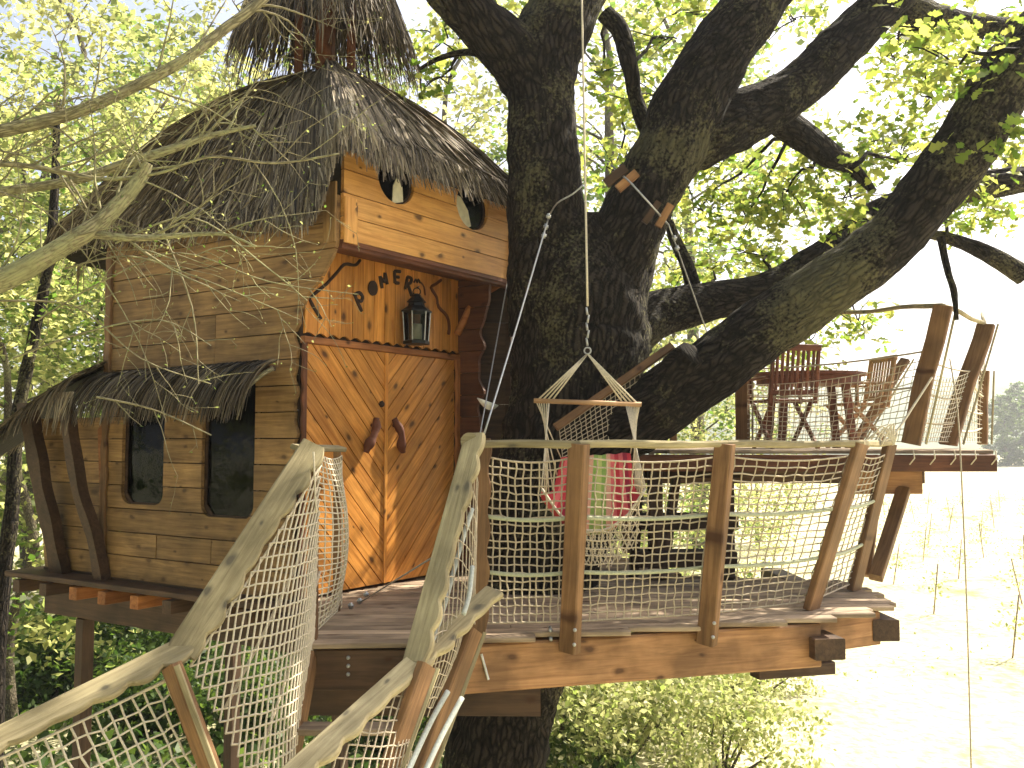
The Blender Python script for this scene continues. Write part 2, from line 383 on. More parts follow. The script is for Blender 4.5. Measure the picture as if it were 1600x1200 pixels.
M_leafd = leaf_mat('dark_undergrowth_leaf', ((0.022, 0.05, 0.014), (0.07, 0.12, 0.025)), ((0.06, 0.13, 0.02), (0.22, 0.32, 0.05)), 0.45)
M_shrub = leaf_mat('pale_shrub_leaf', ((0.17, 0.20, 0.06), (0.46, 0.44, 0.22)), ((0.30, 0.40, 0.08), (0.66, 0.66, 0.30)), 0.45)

# cloth with stripes across its own width (UV)
def cloth_mat():
    m, nt, b = new_mat('striped_hammock_cloth'); L = nt.links
    uv = nd(nt, 'ShaderNodeTexCoord'); sx = nd(nt, 'ShaderNodeSeparateXYZ'); L.new(uv.outputs['UV'], sx.inputs[0])
    red, pink, peach, green, lime, dark = (0.58, 0.04, 0.05), (0.76, 0.15, 0.14), (0.80, 0.42, 0.26), (0.30, 0.46, 0.10), (0.55, 0.62, 0.18), (0.34, 0.018, 0.04)
    st = [red, pink, red, dark, red, peach, pink, peach, green, lime, green, peach, pink, red, pink, dark, red]
    r = ramp(nt, [(i / len(st), c) for i, c in enumerate(st)]); r.color_ramp.interpolation = 'CONSTANT'; L.new(sx.outputs[0], r.inputs[0])
    n = nd(nt, 'ShaderNodeTexNoise'); n.inputs['Scale'].default_value = 160; L.new(uv.outputs['UV'], n.inputs[0])
    rr = ramp(nt, [(0.3, (0.75,) * 3), (0.7, (1.1,) * 3)]); L.new(n.outputs['Fac'], rr.inputs[0])
    L.new(mixc(nt, 1.0, r.outputs[0], rr.outputs[0], 'MULTIPLY'), b.inputs['Base Color']); b.inputs['Roughness'].default_value = 0.9
    return m
M_cloth = cloth_mat()
def ground_mat():
    m, nt, b = new_mat('dry_grass_ground'); L = nt.links
    tc = nd(nt, 'ShaderNodeTexCoord')
    n = nd(nt, 'ShaderNodeTexNoise'); n.inputs['Scale'].default_value = 0.35; n.inputs['Detail'].default_value = 10; n.inputs['Roughness'].default_value = 0.7; L.new(tc.outputs['Object'], n.inputs[0])
    r = ramp(nt, [(0.32, (0.26, 0.28, 0.10)), (0.42, (0.44, 0.42, 0.25)), (0.6, (0.56, 0.52, 0.36))]); L.new(n.outputs['Fac'], r.inputs[0])
    n2 = nd(nt, 'ShaderNodeTexNoise'); n2.inputs['Scale'].default_value = 6; n2.inputs['Detail'].default_value = 8; L.new(tc.outputs['Object'], n2.inputs[0])
    rr = ramp(nt, [(0.3, (0.6,) * 3), (0.7, (1.15,) * 3)]); L.new(n2.outputs['Fac'], rr.inputs[0])
    L.new(mixc(nt, 1.0, r.outputs[0], rr.outputs[0], 'MULTIPLY'), b.inputs['Base Color']); b.inputs['Roughness'].default_value = 0.95; b.inputs['Specular IOR Level'].default_value = 0.1
    bp = nd(nt, 'ShaderNodeBump'); bp.inputs['Strength'].default_value = 0.6; bp.inputs['Distance'].default_value = 0.1; L.new(n2.outputs['Fac'], bp.inputs['Height']); L.new(bp.outputs[0], b.inputs['Normal'])
    return m
M_ground = ground_mat()
def hill_mat():
    m, nt, b = new_mat('wooded_hill'); L = nt.links
    tc = nd(nt, 'ShaderNodeTexCoord'); n = nd(nt, 'ShaderNodeTexNoise'); n.inputs['Scale'].default_value = 0.12; n.inputs['Detail'].default_value = 8; L.new(tc.outputs['Object'], n.inputs[0])
    r = ramp(nt, [(0.35, (0.04, 0.07, 0.03)), (0.65, (0.13, 0.16, 0.07))]); L.new(n.outputs['Fac'], r.inputs[0]); L.new(r.outputs[0], b.inputs['Base Color']); b.inputs['Roughness'].default_value = 0.95
    return m
M_hill = hill_mat()

# ------------------------------------------------------------------ setting: ground, hill
def sheet(name, x0, x1, y0, y1, nx, ny, zf, mat):
    vs_, fs = [], []
    for j in range(ny + 1):
        for i in range(nx + 1):
            x = lerp(x0, x1, i / nx); y = lerp(y0, y1, j / ny); vs_.append((x, y, zf(x, y)))
    for j in range(ny):
        for i in range(nx): a = j * (nx + 1) + i; fs.append((a, a + 1, a + nx + 2, a + nx + 1))
    return link(name, mesh(name, vs_, fs, True), mat)
tag(sheet('ground', -900, 900, -900, 900, 150, 150, lambda x, y: 0.25 * noise.noise((x * 0.05, y * 0.05, 0)) if abs(x) < 150 and abs(y) < 150 else 0.0, M_ground), kind='structure')
def hillz(x, y):
    k = max(0, 1 - ((x - 260) / 340) ** 2) * math.exp(-((y - 430) / 130) ** 2) * max(0, min(1, (y - 255) / 60)) * max(0, min(1, (690 - y) / 60))
    return -2 + 46 * k * (0.8 + 0.35 * noise.noise((x * 0.012, y * 0.012, 3))) + 2.5 * noise.noise((x * 0.08, y * 0.08, 1)) * min(1, k * 20)
tag(sheet('hill', -120, 700, 250, 700, 110, 60, hillz, M_hill), kind='structure')
# ------------------------------------------------------------------ tree house
ZD = 3.0
def v2(a): return V(math.cos(R(a)), math.sin(R(a)), 0)
u, v = v2(-32), v2(54)
nL, nF = V(u.y, -u.x, 0), V(v.y, -v.x, 0)
B = V(P(467, 690, 6.3).x, 6.3, 0)
LA = 2.17                                        # left wall length, A to B
A = B - u * LA
OV = 0.365                                       # jetty of the upper box
LF = 1.755
C = B + v * LF
D = B + u * OV
LB = 2.02
E = D + v * LB
FQ = A + v * LB
house = empty('tree_house', (*((A + E) / 2).xy, ZD), 'orange and brown timber tree house with shaggy palm thatched roof', 'tree house')
ZJ = 5.49                                        # underside of the jettied box
# --- wall facing the stairs: separate siding boards
T = 0.03
Lm = frame(V(A.x, A.y, 0), u, nL)                # local x along wall, y = up? (n x x)
up_sign = 1 if (nL.cross(u)).z > 0 else -1
def wallM(o, x, n):                              # local X along the wall, local Y up, Z outwards
    M = Matrix((Vector(x), V(0, 0, 1), Vector(n))).transposed().to_4x4(); M.translation = o; return M
def side_part(name, parent=house): return empty_part(name, parent)
def wall_anchor(name, o, x, n, W, H, mat, parent=house, z=-0.0):
    """a thin bottom sill that carries the boards of one wall"""
    me = poly_mesh([(0, 0), (W, 0), (W, H), (0, H)], 0.03)
    return link(name, me, mat, parent, wallM(o, x, n))
wl = wall_anchor('side_wall', V(A.x, A.y, ZD - 0.05), u, nL, LA, 0.05, M_darkbeam)
ML = wallM(V(A.x, A.y, 0), u, nL)
RH = 0.187
def edge_r(z):                                   # live edge of the wall at the door corner
    w = 0.018 * math.sin(z * 23) + 0.012 * math.sin(z * 41 + 1)
    if z < 4.93: return LA + w * 0.8 - 0.01
    t = min(1, (z - 4.93) / (ZJ - 4.93)); return LA + OV * (t * t * (3 - 2 * t)) + w * (1 - t)
def sx(px): # distance along the side wall of a pixel column
    k = (px - 800) / F; return ((k * A.y - A.x) / (u.x - k * u.y))
wins = []
for a, b_, zb in ((198, 263, 3.60), (322, 404, 3.54)):
    x0, x1 = sx(a), sx(b_); wins.append(((x0 + x1) / 2, (x1 - x0) / 2, zb, ZD + RH * 9))
def half_rr(w, z):                               # half width of the round-bottomed opening at height z
    cx, hw, zb, zt = w; r = 0.10
    if z < zb or z > zt: return None
    if z >= zb + r: return hw
    t = (zb + r - z) / r; return hw - r + r * math.sqrt(max(0, 1 - t * t))
def half_el(w, z):
    cx, hw, zb, zt = w; c = (zb + zt) / 2; t = (z - c) / ((zt - zb) / 2)
    return hw * math.sqrt(1 - t * t) if abs(t) < 1 else None
def row_polys(xl, xr, z0, z1, holes, half):
    """outlines of the boards of one row, cut round the openings; xl/xr are functions of z"""
    N = 6
    zs = [lerp(z0, z1, i / N) for i in range(N + 1)]
    left = [(xl(z), z) for z in zs]              # going up
    pieces = []; bottom_n, top_n = [], []
    cur_left = left
    for h in sorted(holes):
        cx, hw, zb, zt = h
        if zt <= z0 + 1e-4 or zb >= z1 - 1e-4: continue
        lo, hi = zb > z0, zt < z1
        if not lo and not hi:
            rgt = [(cx - (half(h, min(max(z, zb + 1e-4), zt - 1e-4)) or hw), z) for z in zs]
            pieces.append((cur_left, rgt, bottom_n, top_n)); bottom_n, top_n = [], []
            cur_left = [(cx + (half(h, min(max(z, zb + 1e-4), zt - 1e-4)) or hw), z) for z in zs]
        elif lo and not hi:
            zz = [lerp(z1, zb + 1e-4, i / 8) for i in range(9)]
            pts = [(cx - (half(h, z) or 0), z) for z in zz] + [(cx + (half(h, z) or 0), z) for z in reversed(zz)]
            top_n.append(pts)
        elif hi and not lo:
            zz = [lerp(z0, zt - 1e-4, i / 8) for i in range(9)]
            bottom_n.append([(cx - (half(h, z) or 0), z) for z in zz] + [(cx + (half(h, z) or 0), z) for z in reversed(zz)])
    pieces.append((cur_left, [(xr(z), z) for z in zs], bottom_n, top_n))
    out = []
    for lf, rg, bn, tn in pieces:
        poly = []
        for p in bn: poly += p
        poly += rg
        for p in reversed(tn): poly += p[::-1]
        poly += lf[::-1]
        out.append(poly)
    return out
def put_poly(name, poly, T_, mat, parent, M, off=0.0):
    cx = poly[0][0]; cz = poly[0][1]
    me = poly_mesh([(x - cx, z - cz) for x, z in poly], T_)
    Mt = M @ Matrix.Translation((cx, cz, off)); return link(name, me, mat, parent, Mt)
g = 0.0040
zrow = ZD
i = 0
while zrow < 5.7:
    z0, z1 = zrow + g, zrow + RH - g
    polys = row_polys(lambda z: 0.015, edge_r, z0, z1, wins, half_rr)
    for poly in polys:
        xs = [p[0] for p in poly]; x0, x1 = min(xs), max(xs)
        simple = len(polys) == 1 and len(poly) <= 14
        if simple and x1 - x0 > 1:
            cuts = sorted(random.uniform(0.25, 0.85) * (x1 - x0) + x0 for _ in range(random.choice((1, 1, 2))))
            prev = None
            for c in cuts + [None]:
                a = 0.015 if prev is None else prev + 0.0025
                if prev is not None and c is not None and c - prev < 0.3: continue
                rr = edge_r if c is None else (lambda z, c=c: c - 0.0025)
                pl = row_polys(lambda z, a=a: a, rr, z0, z1, [], half_rr)[0]
                put_poly('siding_board', pl, T, M_side, wl, ML, random.uniform(0, 0.006)); prev = c
        else:
            put_poly('siding_board', poly, T, M_side, wl, ML, random.uniform(0, 0.006))
    zrow += RH; i += 1
def window(cx, hw, zb, zt, half, M, parent, name='window'):
    zz = [lerp(zb + 1e-3, zt - 1e-3, k / 14) for k in range(15)]
    poly = [(cx + (half((cx, hw, zb, zt), z) or 0), z) for z in zz] + [(cx - (half((cx, hw, zb, zt), z) or 0), z) for z in reversed(zz)]
    big = [(cx + (x - cx) * 1.06, z + (0.012 if z > (zb + zt) / 2 else -0.012)) for x, z in poly]
    # frame behind the opening, then the pane
    n = len(poly); vs_ = [(x, z, 0) for x, z in big] + [(cx + (x - cx) * 0.94, zb + 0.012 + (z - zb) * 0.97, 0) for x, z in poly]
    vs_ += [(x, y, -0.02) for x, y, _ in vs_]
    fs = []
    for k in range(n):
        k2 = (k + 1) % n; fs += [(k, k2, n + k2, n + k), (2 * n + k, 2 * n + k2, 3 * n + k2, 3 * n + k), (n + k, n + k2, 3 * n + k2, 3 * n + k)]
    w = link(name, mesh('frame', vs_, fs), M_darkbeam, parent, M @ Matrix.Translation((0, 0, -0.004)))
    put_poly('pane', big, 0.004, M_glass, w, M, -0.018)
    return w
for w in wins: window(*w, half_rr, ML, house)
# corner board with an uneven edge at the back end of the wall
beam('corner_board', V(A.x, A.y, ZD) + nL * 0.045, V(A.x, A.y, 6.0) + nL * 0.045, 0.075, 0.03, nL, M_post, house, seg=40, e0=lambda x: 0.008 * math.sin(x * 29) + 0.006 * math.sin(x * 13), e1=lambda x: 0.01 * math.sin(x * 24 + 2))
# --- rear walls (dark inside), built of broad boards
for nm, p, q, n_ in (('rear_wall', A, FQ, -v), ('rear_wall', FQ, E, nL * -1), ('rear_wall', E - u * 0.02, C - u * 0.0, v)):
    if nm == 'rear_wall':
        d = (q - p).normalized(); n_ = V(d.y, -d.x, 0)
        wb = wall_anchor('rear_wall', V(p.x, p.y, ZD - 0.05), d, n_, (q - p).length, 0.05, M_darkbeam)
        for k in range(8):
            put_poly('siding_board', [(0, 0.355 * k + ZD + 0.002), ((q - p).length, 0.355 * k + ZD + 0.002), ((q - p).length, 0.355 * (k + 1) + ZD - 0.002), (0, 0.355 * (k + 1) + ZD - 0.002)], 0.025, M_darkbeam, wb, wallM(V(p.x, p.y, 0), d, n_))
# floor inside
fl = [A, D, E, FQ]
link('house_floor', mesh('floor', [V(p.x, p.y, ZD - 0.01) for p in (A, B, C, FQ + u * 0.1)], [(0, 1, 2, 3)]), M_darkbeam, house)
# --- door wall
def put_diag(poly, T_, mat, parent, M, off, ang, name='diagonal_board'):
    """board outline whose own X axis runs along the board"""
    ca, sa = math.cos(ang), math.sin(ang); ox, oy = poly[0]
    loc = [((x - ox) * ca + (y - oy) * sa, -(x - ox) * sa + (y - oy) * ca) for x, y in poly]
    Mr = M @ Matrix.Translation((ox, oy, off)) @ Matrix.Rotation(ang, 4, 'Z')
    return link(name, poly_mesh(loc, T_), mat, parent, Mr)
MF = wallM(V(B.x, B.y, 0), v, nF)
fw = wall_anchor('door_wall', V(B.x, B.y, ZD - 0.05), v, nF, LF, 0.05, M_red)
put_poly('wall_backing', [(0.0, ZD), (LF, ZD), (LF, ZJ), (0.0, ZJ)], 0.01, M_dark, fw, MF, -0.012)
ZT = 4.80
nb = 15; bw = (LF - 0.04) / nb
for k in range(nb):                               # tongue and groove boards over the door, with a sawn wavy lower end
    x0, x1 = 0.02 + k * bw + 0.0028, 0.02 + (k + 1) * bw - 0.0028
    def low(x): return ZT + 0.052 + 0.026 * abs(math.sin(x * math.pi / 0.115))
    xs = [lerp(x0, x1, t / 8) for t in range(9)]
    put_diag([(x, low(x)) for x in xs] + [(x1, ZJ), (x0, ZJ)], 0.022, M_orange, fw, MF, random.uniform(0, 0.003), math.pi / 2, 'upright_board')
beam('door_head', MF @ V(0, ZT + 0.02, 0.025), MF @ V(LF + 0.03, ZT + 0.02, 0.025), 0.05, 0.05, nF, M_trim, house, seg=1)
def clip_poly(poly, a, b, c):                     # keep a*x+b*y<=c
    out = []
    for i in range(len(poly)):
        p, q = poly[i], poly[(i + 1) % len(poly)]
        dp, dq = a * p[0] + b * p[1] - c, a * q[0] + b * q[1] - c
        if dp <= 0: out.append(p)
        if dp * dq < 0: t = dp / (dp - dq); out.append((p[0] + (q[0] - p[0]) * t, p[1] + (q[1] - p[1]) * t))
    return out
XS = 0.82
for (xa, xb, sgn) in ((0.035, XS - 0.004, -1), (XS + 0.004, 1.66, 1)):
    leaf = put_poly('door_leaf', [(xa, ZD + 0.02), (xb, ZD + 0.02), (xb, ZT - 0.008), (xa, ZT - 0.008)], 0.012, M_red, house, MF, 0.0)
    ang = sgn * R(47); nx, ny = -math.sin(ang), math.cos(ang); wbd = 0.118
    rect = [(xa, ZD + 0.02), (xb, ZD + 0.02), (xb, ZT - 0.008), (xa, ZT - 0.008)]
    ds = [nx * x + ny * y for x, y in rect]; d = min(ds) - 0.03 * (sgn > 0)
    while d < max(ds):
        w = wbd * random.uniform(0.85, 1.12)
        pl = clip_poly(clip_poly(rect, nx, ny, d + w - 0.004), -nx, -ny, -d - 0.004)
        if len(pl) > 2: put_diag(pl, 0.018, M_orange, leaf, MF, 0.0125 + random.uniform(0, 0.003), ang)
        d += w
    # driftwood handle
    hx = (xb - 0.17) if sgn < 0 else (xa + 0.13)
    hz = P(580, 680, 6.6).z
    pts = [(hx - 0.06 * -sgn * 1, hz + 0.13 * 1, 0)]
    a = MF @ V(hx + 0.055 * (1 if sgn < 0 else -1), hz + 0.13, 0.06); b_ = MF @ V(hx - 0.05 * (1 if sgn < 0 else -1), hz - 0.13, 0.06)
    mid = (a + b_) / 2 + nF * 0.03
    TB().tube(spline([(a, 0.022), (lerp(a, mid, 0.5) + v * 0.01, 0.034), (mid, 0.028), (lerp(mid, b_, 0.5) - v * 0.008, 0.038), (b_, 0.02)], 4), 8, 0.35, freq=16).build('handle', M_stick, leaf)
    TB().tube([(lerp(a, b_, 0.2), 0.014), (lerp(a, b_, 0.2) - nF * 0.05, 0.014)], 6).tube([(lerp(a, b_, 0.8), 0.014), (lerp(a, b_, 0.8) - nF * 0.05, 0.014)], 6).build('handle_peg', M_stick, leaf)
beam('meeting_strip', MF @ V(XS + 0.012, ZD + 0.02, 0.038), MF @ V(XS + 0.012, ZT - 0.01, 0.038), 0.035, 0.014, nF, M_orange, house)
beam('door_jamb', MF @ V(LF - 0.045, ZD, 0.035), MF @ V(LF - 0.045, ZT, 0.035), 0.07, 0.03, nF, M_trim, house, seg=50, e0=lambda x: 0.006 * math.sin(x * 40), e1=lambda x: 0.008 * math.sin(x * 33))
beam('door_jamb', MF @ V(0.012, ZD, 0.032), MF @ V(0.012, ZT, 0.032), 0.04, 0.03, nF, M_red, house, seg=30, e1=lambda x: 0.006 * math.sin(x * 37))
# wing wall at the far side of the door with a wavy edge
MW = wallM(V(C.x, C.y, 0), u, nL)
def wing_edge(z):
    w = 0.25 + 0.028 * math.sin(z * 17) + 0.014 * math.sin(z * 31)
    t = max(0, min(1, (z - 4.95) / (ZJ - 4.95))); return w + (OV - w) * t
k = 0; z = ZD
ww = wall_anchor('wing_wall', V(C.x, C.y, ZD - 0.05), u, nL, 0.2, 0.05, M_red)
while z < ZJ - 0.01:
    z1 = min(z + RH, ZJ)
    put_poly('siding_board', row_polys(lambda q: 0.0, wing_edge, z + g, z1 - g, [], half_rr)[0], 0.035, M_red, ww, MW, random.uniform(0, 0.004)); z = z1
# curved branch bracket under the jetty
b0 = MF @ V(LF - 0.08, P(722, 520, 7.5).z, 0.05); b1 = E - v * 0.12 - u * 0.05 + V(0, 0, ZJ - 0.03)
TB().tube(spline([(b0, 0.03), (lerp(b0, b1, 0.35) + V(0, 0, 0.1), 0.032), (lerp(b0, b1, 0.7) + V(0, 0, 0.06), 0.03), (b1, 0.035)], 5), 8, 0.15, freq=9).build('branch_bracket', M_trim, house)
# --- jettied box
MB = wallM(V(D.x, D.y, 0), v, nF)
bx = wall_anchor('jetty_wall', V(D.x, D.y, ZJ - 0.03), v, nF, LB, 0.03, M_red)
def sv_(px):
    k_ = (px - 800) / F; return ((k_ * D.y - D.x) / (v.x - k_ * v.y))
eyes = []
for px, py, hw_px, hh_px in ((612, 282, 29, 39), (733, 324, 25, 37)):
    x = sv_(px); Y = D.y + v.y * x; zc = P(px, py, Y).z
    eyes.append((x, abs(sv_(px + hw_px) - sv_(px - hw_px)) / 2, zc - hh_px / F * Y, zc + hh_px / F * Y))
z = ZJ
for k in range(5):
    for poly in row_polys(lambda q: 0.0, (lambda q: LB) if k < 4 else (lambda q: 0.28), z + 0.0035, z + (0.1615 if k != 3 else 0.14), eyes if k < 4 else [], half_el): put_poly('box_board', poly, 0.03, M_box, bx, MB, random.uniform(0, 0.002))
    z += 0.165
for w in eyes: 
    wn_ = window(*w, half_el, MB, house, 'round_window')
    # flat cream piece set just in front of the lower part of the pane
    cx, hw, zb, zt = w
    pts = [(cx + hw * a, zb + (zt - zb) * b) for a, b in (((-0.05, 0.02), (0.55, 0.12), (0.5, 0.42), (0.2, 0.6), (0.0, 0.4)) if w is eyes[0] else ((-0.9, 0.3), (-0.2, 0.02), (0.1, 0.1), (-0.1, 0.42), (-0.55, 0.66), (-1.0, 0.7)))]
    put_poly('cream_shape', pts, 0.006, M_cream, wn_, MB, -0.008)
beam('corner_board', MB @ V(0.06, ZJ - 0.02, 0.04), MB @ V(0.06, ZJ + 0.30, 0.04), 0.125, 0.02, nF, M_box, house)
beam('corner_board', ML @ V(LA + OV - 0.055, ZJ - 0.02, 0.045), ML @ V(LA + OV - 0.055, ZJ + 0.40, 0.045), 0.12, 0.02, nL, M_side, house)
beam('corner_board', MB @ V(LB - 0.02, ZJ - 0.05, 0.045), MB @ V(LB - 0.02, ZJ + 0.42, 0.045), 0.13, 0.03, nF, M_trim, house)
beam('jetty_beam', MB @ V(0.0, ZJ - 0.03, -0.02), MB @ V(LB, ZJ - 0.03, -0.02), 0.06, 0.08, nF, M_red, house)
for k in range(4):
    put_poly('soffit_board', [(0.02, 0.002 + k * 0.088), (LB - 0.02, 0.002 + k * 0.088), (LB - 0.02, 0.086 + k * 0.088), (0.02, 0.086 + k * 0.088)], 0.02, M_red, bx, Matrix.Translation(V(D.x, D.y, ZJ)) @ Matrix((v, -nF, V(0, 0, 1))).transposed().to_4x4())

# --- sign letters, sticks, as the twig letters on the door wall
def on_front(px, py, off=0.03):
    k_ = (px - 800) / F; x = ((k_ * B.y - B.x) / (v.x - k_ * v.y)); Y = B.y + v.y * x; return MF @ V(x, P(px, py, Y).z, off)
def stick(name, pl, w, mat, rough=0.25):
    pts = [(on_front(x, y), w) for x, y in pl]
    return TB().tube(spline(pts, 3), 6, rough, freq=20).build(name, mat, house)
def multi(name, pls, w, mat):
    tb = TB()
    for pl in pls: tb.tube(spline([(on_front(x, y), w) for x, y in pl], 3), 6, 0.2, freq=20)
    return tb.build(name, mat, house)
multi('letter_p', [[(547, 459), (551, 470), (559, 487)], [(548, 461), (555, 458), (560, 464), (558, 471), (553, 470)]], 0.014, M_twig)
oc = on_front(575.5, 451); ring = []
for k in range(20):
    a = 2 * math.pi * k / 20; ring.append((0.048 * math.cos(a), 0.058 * math.sin(a)))
link('letter_o', poly_mesh(ring, 0.012), M_twig, house, wallM(oc, v, nF))
multi('letter_m', [[(587, 432), (591, 451)], [(588, 434), (594, 441), (595, 427)], [(595, 427), (599, 445)]], 0.014, M_twig)
multi('letter_e', [[(610, 424), (611, 443)], [(610, 424), (619, 425)], [(611, 433), (617, 434)], [(611, 442), (617, 443)]], 0.014, M_twig)
multi('letter_r', [[(631, 433), (627, 452)], [(631, 433), (637, 436), (635, 443), (629, 444)], [(631, 445), (638, 463)]], 0.014, M_twig)
multi('letter_m', [[(641, 442), (644, 437), (646, 442), (648, 437), (651, 443)]], 0.008, M_twig)
multi('letter_l', [[(652, 442), (657, 449), (659, 462)]], 0.007, M_stick)
stick('twig_ornament', [(556, 407), (550, 414), (544, 415), (531, 414), (518, 428), (503, 444), (477, 466)], 0.012, M_twig)
stick('twig_ornament', [(477, 468), (484, 482), (495, 499)], 0.012, M_twig)
stick('twig_ornament', [(684, 438), (676, 444), (668, 450), (677, 465), (680, 480), (693, 494), (697, 510), (696, 523)], 0.013, M_stick)
TB().tube(spline([(on_front(590, 627), 0.02), (on_front(591, 631), 0.028), (on_front(592, 636), 0.018)], 3), 8, 0.3, freq=20).build('door_knob', M_twig, house)

# --- thatch
def strands(name, gens, mat, parent, kind='stuff'):
    """gens: list of (points[], width, rnd): flat tapering blades, one mesh"""
    Vv, Fv, at = [], [], []
    for pts, w, rv in gens:
        n = len(pts); b = len(Vv)
        t = pts[-1] - pts[0]; side = t.cross(V(random.uniform(-0.6, 0.6), random.uniform(-0.6, 0.6), 1)); side = side.normalized() if side.length > 1e-5 else V(1, 0, 0)
        for i_, p in enumerate(pts):
            ww = w * (1 - 0.75 * i_ / (n - 1)) * 0.5
            Vv += [tuple(p - side * ww), tuple(p + side * ww)]; at += [rv, rv]
        for i_ in range(n - 1): Fv.append((b + 2 * i_, b + 2 * i_ + 1, b + 2 * i_ + 3, b + 2 * i_ + 2))
    o = link(name, idx_mesh(name, np.array(Vv), np.array(Fv), at), mat, parent)
    o['kind'] = kind; return o
PEAK = V(P(508, 112, 7.45).x, 7.45, P(508, 112, 7.45).z)
# eave line, going round: side wall back corner -> jetty corner -> jetty far end -> back
def eave_pt(px, py, Y): return P(px, py, Y)
eave = [eave_pt(88, 352, 7.75), eave_pt(190, 345, 7.35), eave_pt(300, 330, 6.85), eave_pt(410, 318, 6.4), eave_pt(475, 305, 6.08), eave_pt(503, 265, 5.95), eave_pt(525, 196, 5.93), eave_pt(552, 186, 5.98), eave_pt(585, 216, 6.1), eave_pt(640, 232, 6.42), eave_pt(700, 252, 6.82), eave_pt(770, 278, 7.3), eave_pt(842, 316, 7.92),
        V(0.35, 8.6, 5.85), V(-0.6, 9.6, 5.85), V(-2.3, 9.9, 5.85), V(-3.7, 9.3, 5.85), V(-4.25, 8.4, 5.85)]
ne = len(eave)
def eave_at(t):
    t = (t % 1.0) * ne; i_ = int(t); f = t - i_
    p0, p1, p2, p3 = (eave[(i_ + k_) % ne] for k_ in (-1, 0, 1, 2))
    return 0.5 * (2 * p1 + (p2 - p0) * f + (2 * p0 - 5 * p1 + 4 * p2 - p3) * f * f + (3 * p1 - p0 - 3 * p2 + p3) * f ** 3)
def roof_at(t, s):                               # s: 0 peak, 1 eave
    e = eave_at(t); p = lerp(PEAK, e, s)
    # blunt top, bulging flanks; the lift over the corner only near the eave
    base = 5.98; lift = max(0, e.z - base)
    p.z = lerp(PEAK.z, e.z - lift, s) + lift * max(0, (s - 0.45) / 0.55) ** 1.5 + 0.25 * math.sin(math.pi * min(1, s * 1.05)) - 0.10 * math.exp(-(s / 0.10) ** 2) - 0.05 * s ** 6
    return p
vs_, fs = [], []
NT, NS = 72, 10
for j in range(NS + 1):
    for i_ in range(NT): vs_.append(roof_at(i_ / NT, max(0.02, j / NS * 0.97)) - V(0, 0, 0.05))
for j in range(NS):
    for i_ in range(NT): a, b_ = j * NT + i_, j * NT + (i_ + 1) % NT; fs.append((a, b_, b_ + NT, a + NT))
roof = link('roof', mesh('roof', vs_, fs, True), M_thatch_core, house)
gens = []
def roof_strand(t, s, ln, spread=0.012, lift=0.03, w=0.016):
    pts = []
    dt = random.uniform(-spread, spread); k_ = 6
    ext = random.uniform(0.7, 1.3) * ln; h0 = random.uniform(0.0, lift) + 0.05 * max(0, noise.noise((t * 55, s * 7, 2)))
    tipz = random.gauss(0, 0.02)
    for q in range(k_ + 1):
        f = q / k_; sv = s + ext * f
        p = roof_at(t + dt * f, min(sv, 1.0)) + V(0, 0, h0 + lift * f * (1 - f) + tipz * f * f)
        if sv > 1:
            over = sv - 1; e = eave_at(t); out = (e - PEAK); out.z = 0; out.normalize()
            L_ = over * 1.2
            p += out * (L_ * 0.45) - V(0, 0, L_ * 0.85 + L_ * L_ * 0.4)
        pts.append(p)
    rv = min(1, max(0, random.gauss(0.46, 0.24) + 0.18 * noise.noise((t * 30, s * 5, 9))))
    gens.append((pts, w * random.uniform(0.7, 1.4), rv))
def vis_t():                                     # more strands on the side one can see
    return random.uniform(-0.03, 0.70) if random.random() < 0.86 else random.random()
for _ in range(11500):
    s = random.random() ** 0.55 * 0.92
    roof_strand(vis_t(), s, 0.26, 0.016, 0.045, w=0.020)
for _ in range(4200):
    roof_strand(vis_t(), random.uniform(0.80, 0.99), 0.22, 0.014, 0.04, 0.017)
for _ in range(850):                             # pale curled blades round the raised corner
    t = random.uniform(4.6, 8.4) / ne
    roof_strand(t, random.uniform(0.72, 0.97), 0.19, 0.018, 0.06, 0.02); gens[-1] = (gens[-1][0], gens[-1][1], random.uniform(0.55, 1.0))
strands('thatch', gens, M_thatch, roof)
# small thatched cupola on a post over the ridge
cup = link('cupola_post', plank_mesh(0.9, 0.14, 0.14), M_red, house, frame(PEAK + V(0.0, 0, -0.25), V(0, 0, 1), V(0, -1, 0)))
for dx, dy in ((-0.2, -0.1), (0.22, 0.0), (0.0, 0.2)):
    link('cupola_post', plank_mesh(0.85, 0.07, 0.05), M_red, house, frame(PEAK + V(dx, dy, -0.25), V(0, 0, 1), V(0, -1, 0)))
CA = PEAK + V(0.0, 0, 1.42)
core = TB().tube([(CA, 0.03), (lerp(CA, PEAK, 0.25), 0.24), (PEAK + V(0, 0, 0.6), 0.5)], 16).build('cupola_roof', M_thatch_core, house)
gens = []
for _ in range(4200):
    a = random.uniform(0, 2 * math.pi); s0 = random.random() ** 0.6; 
    d = V(math.cos(a), math.sin(a), 0); pts = []
    ln = random.uniform(0.5, 0.85)
    for q in range(7):
        f = s0 * 0.7 + ln * q / 6
        r_ = 0.06 + 0.56 * min(f, 1.4) ** 0.9; z_ = CA.z + 0.05 - 0.60 * f - 0.32 * f * f + random.uniform(-0.01, 0.01)
        pts.append(V(CA.x, CA.y, 0) + V(math.cos(a + 0.012 * q * random.uniform(-1, 1)), math.sin(a), 0) * r_ + V(0, 0, z_))
    gens.append((pts, random.uniform(0.012, 0.024), min(1, max(0, random.gauss(0.38, 0.22)))))
strands('cupola_thatch', gens, M_thatch, core)
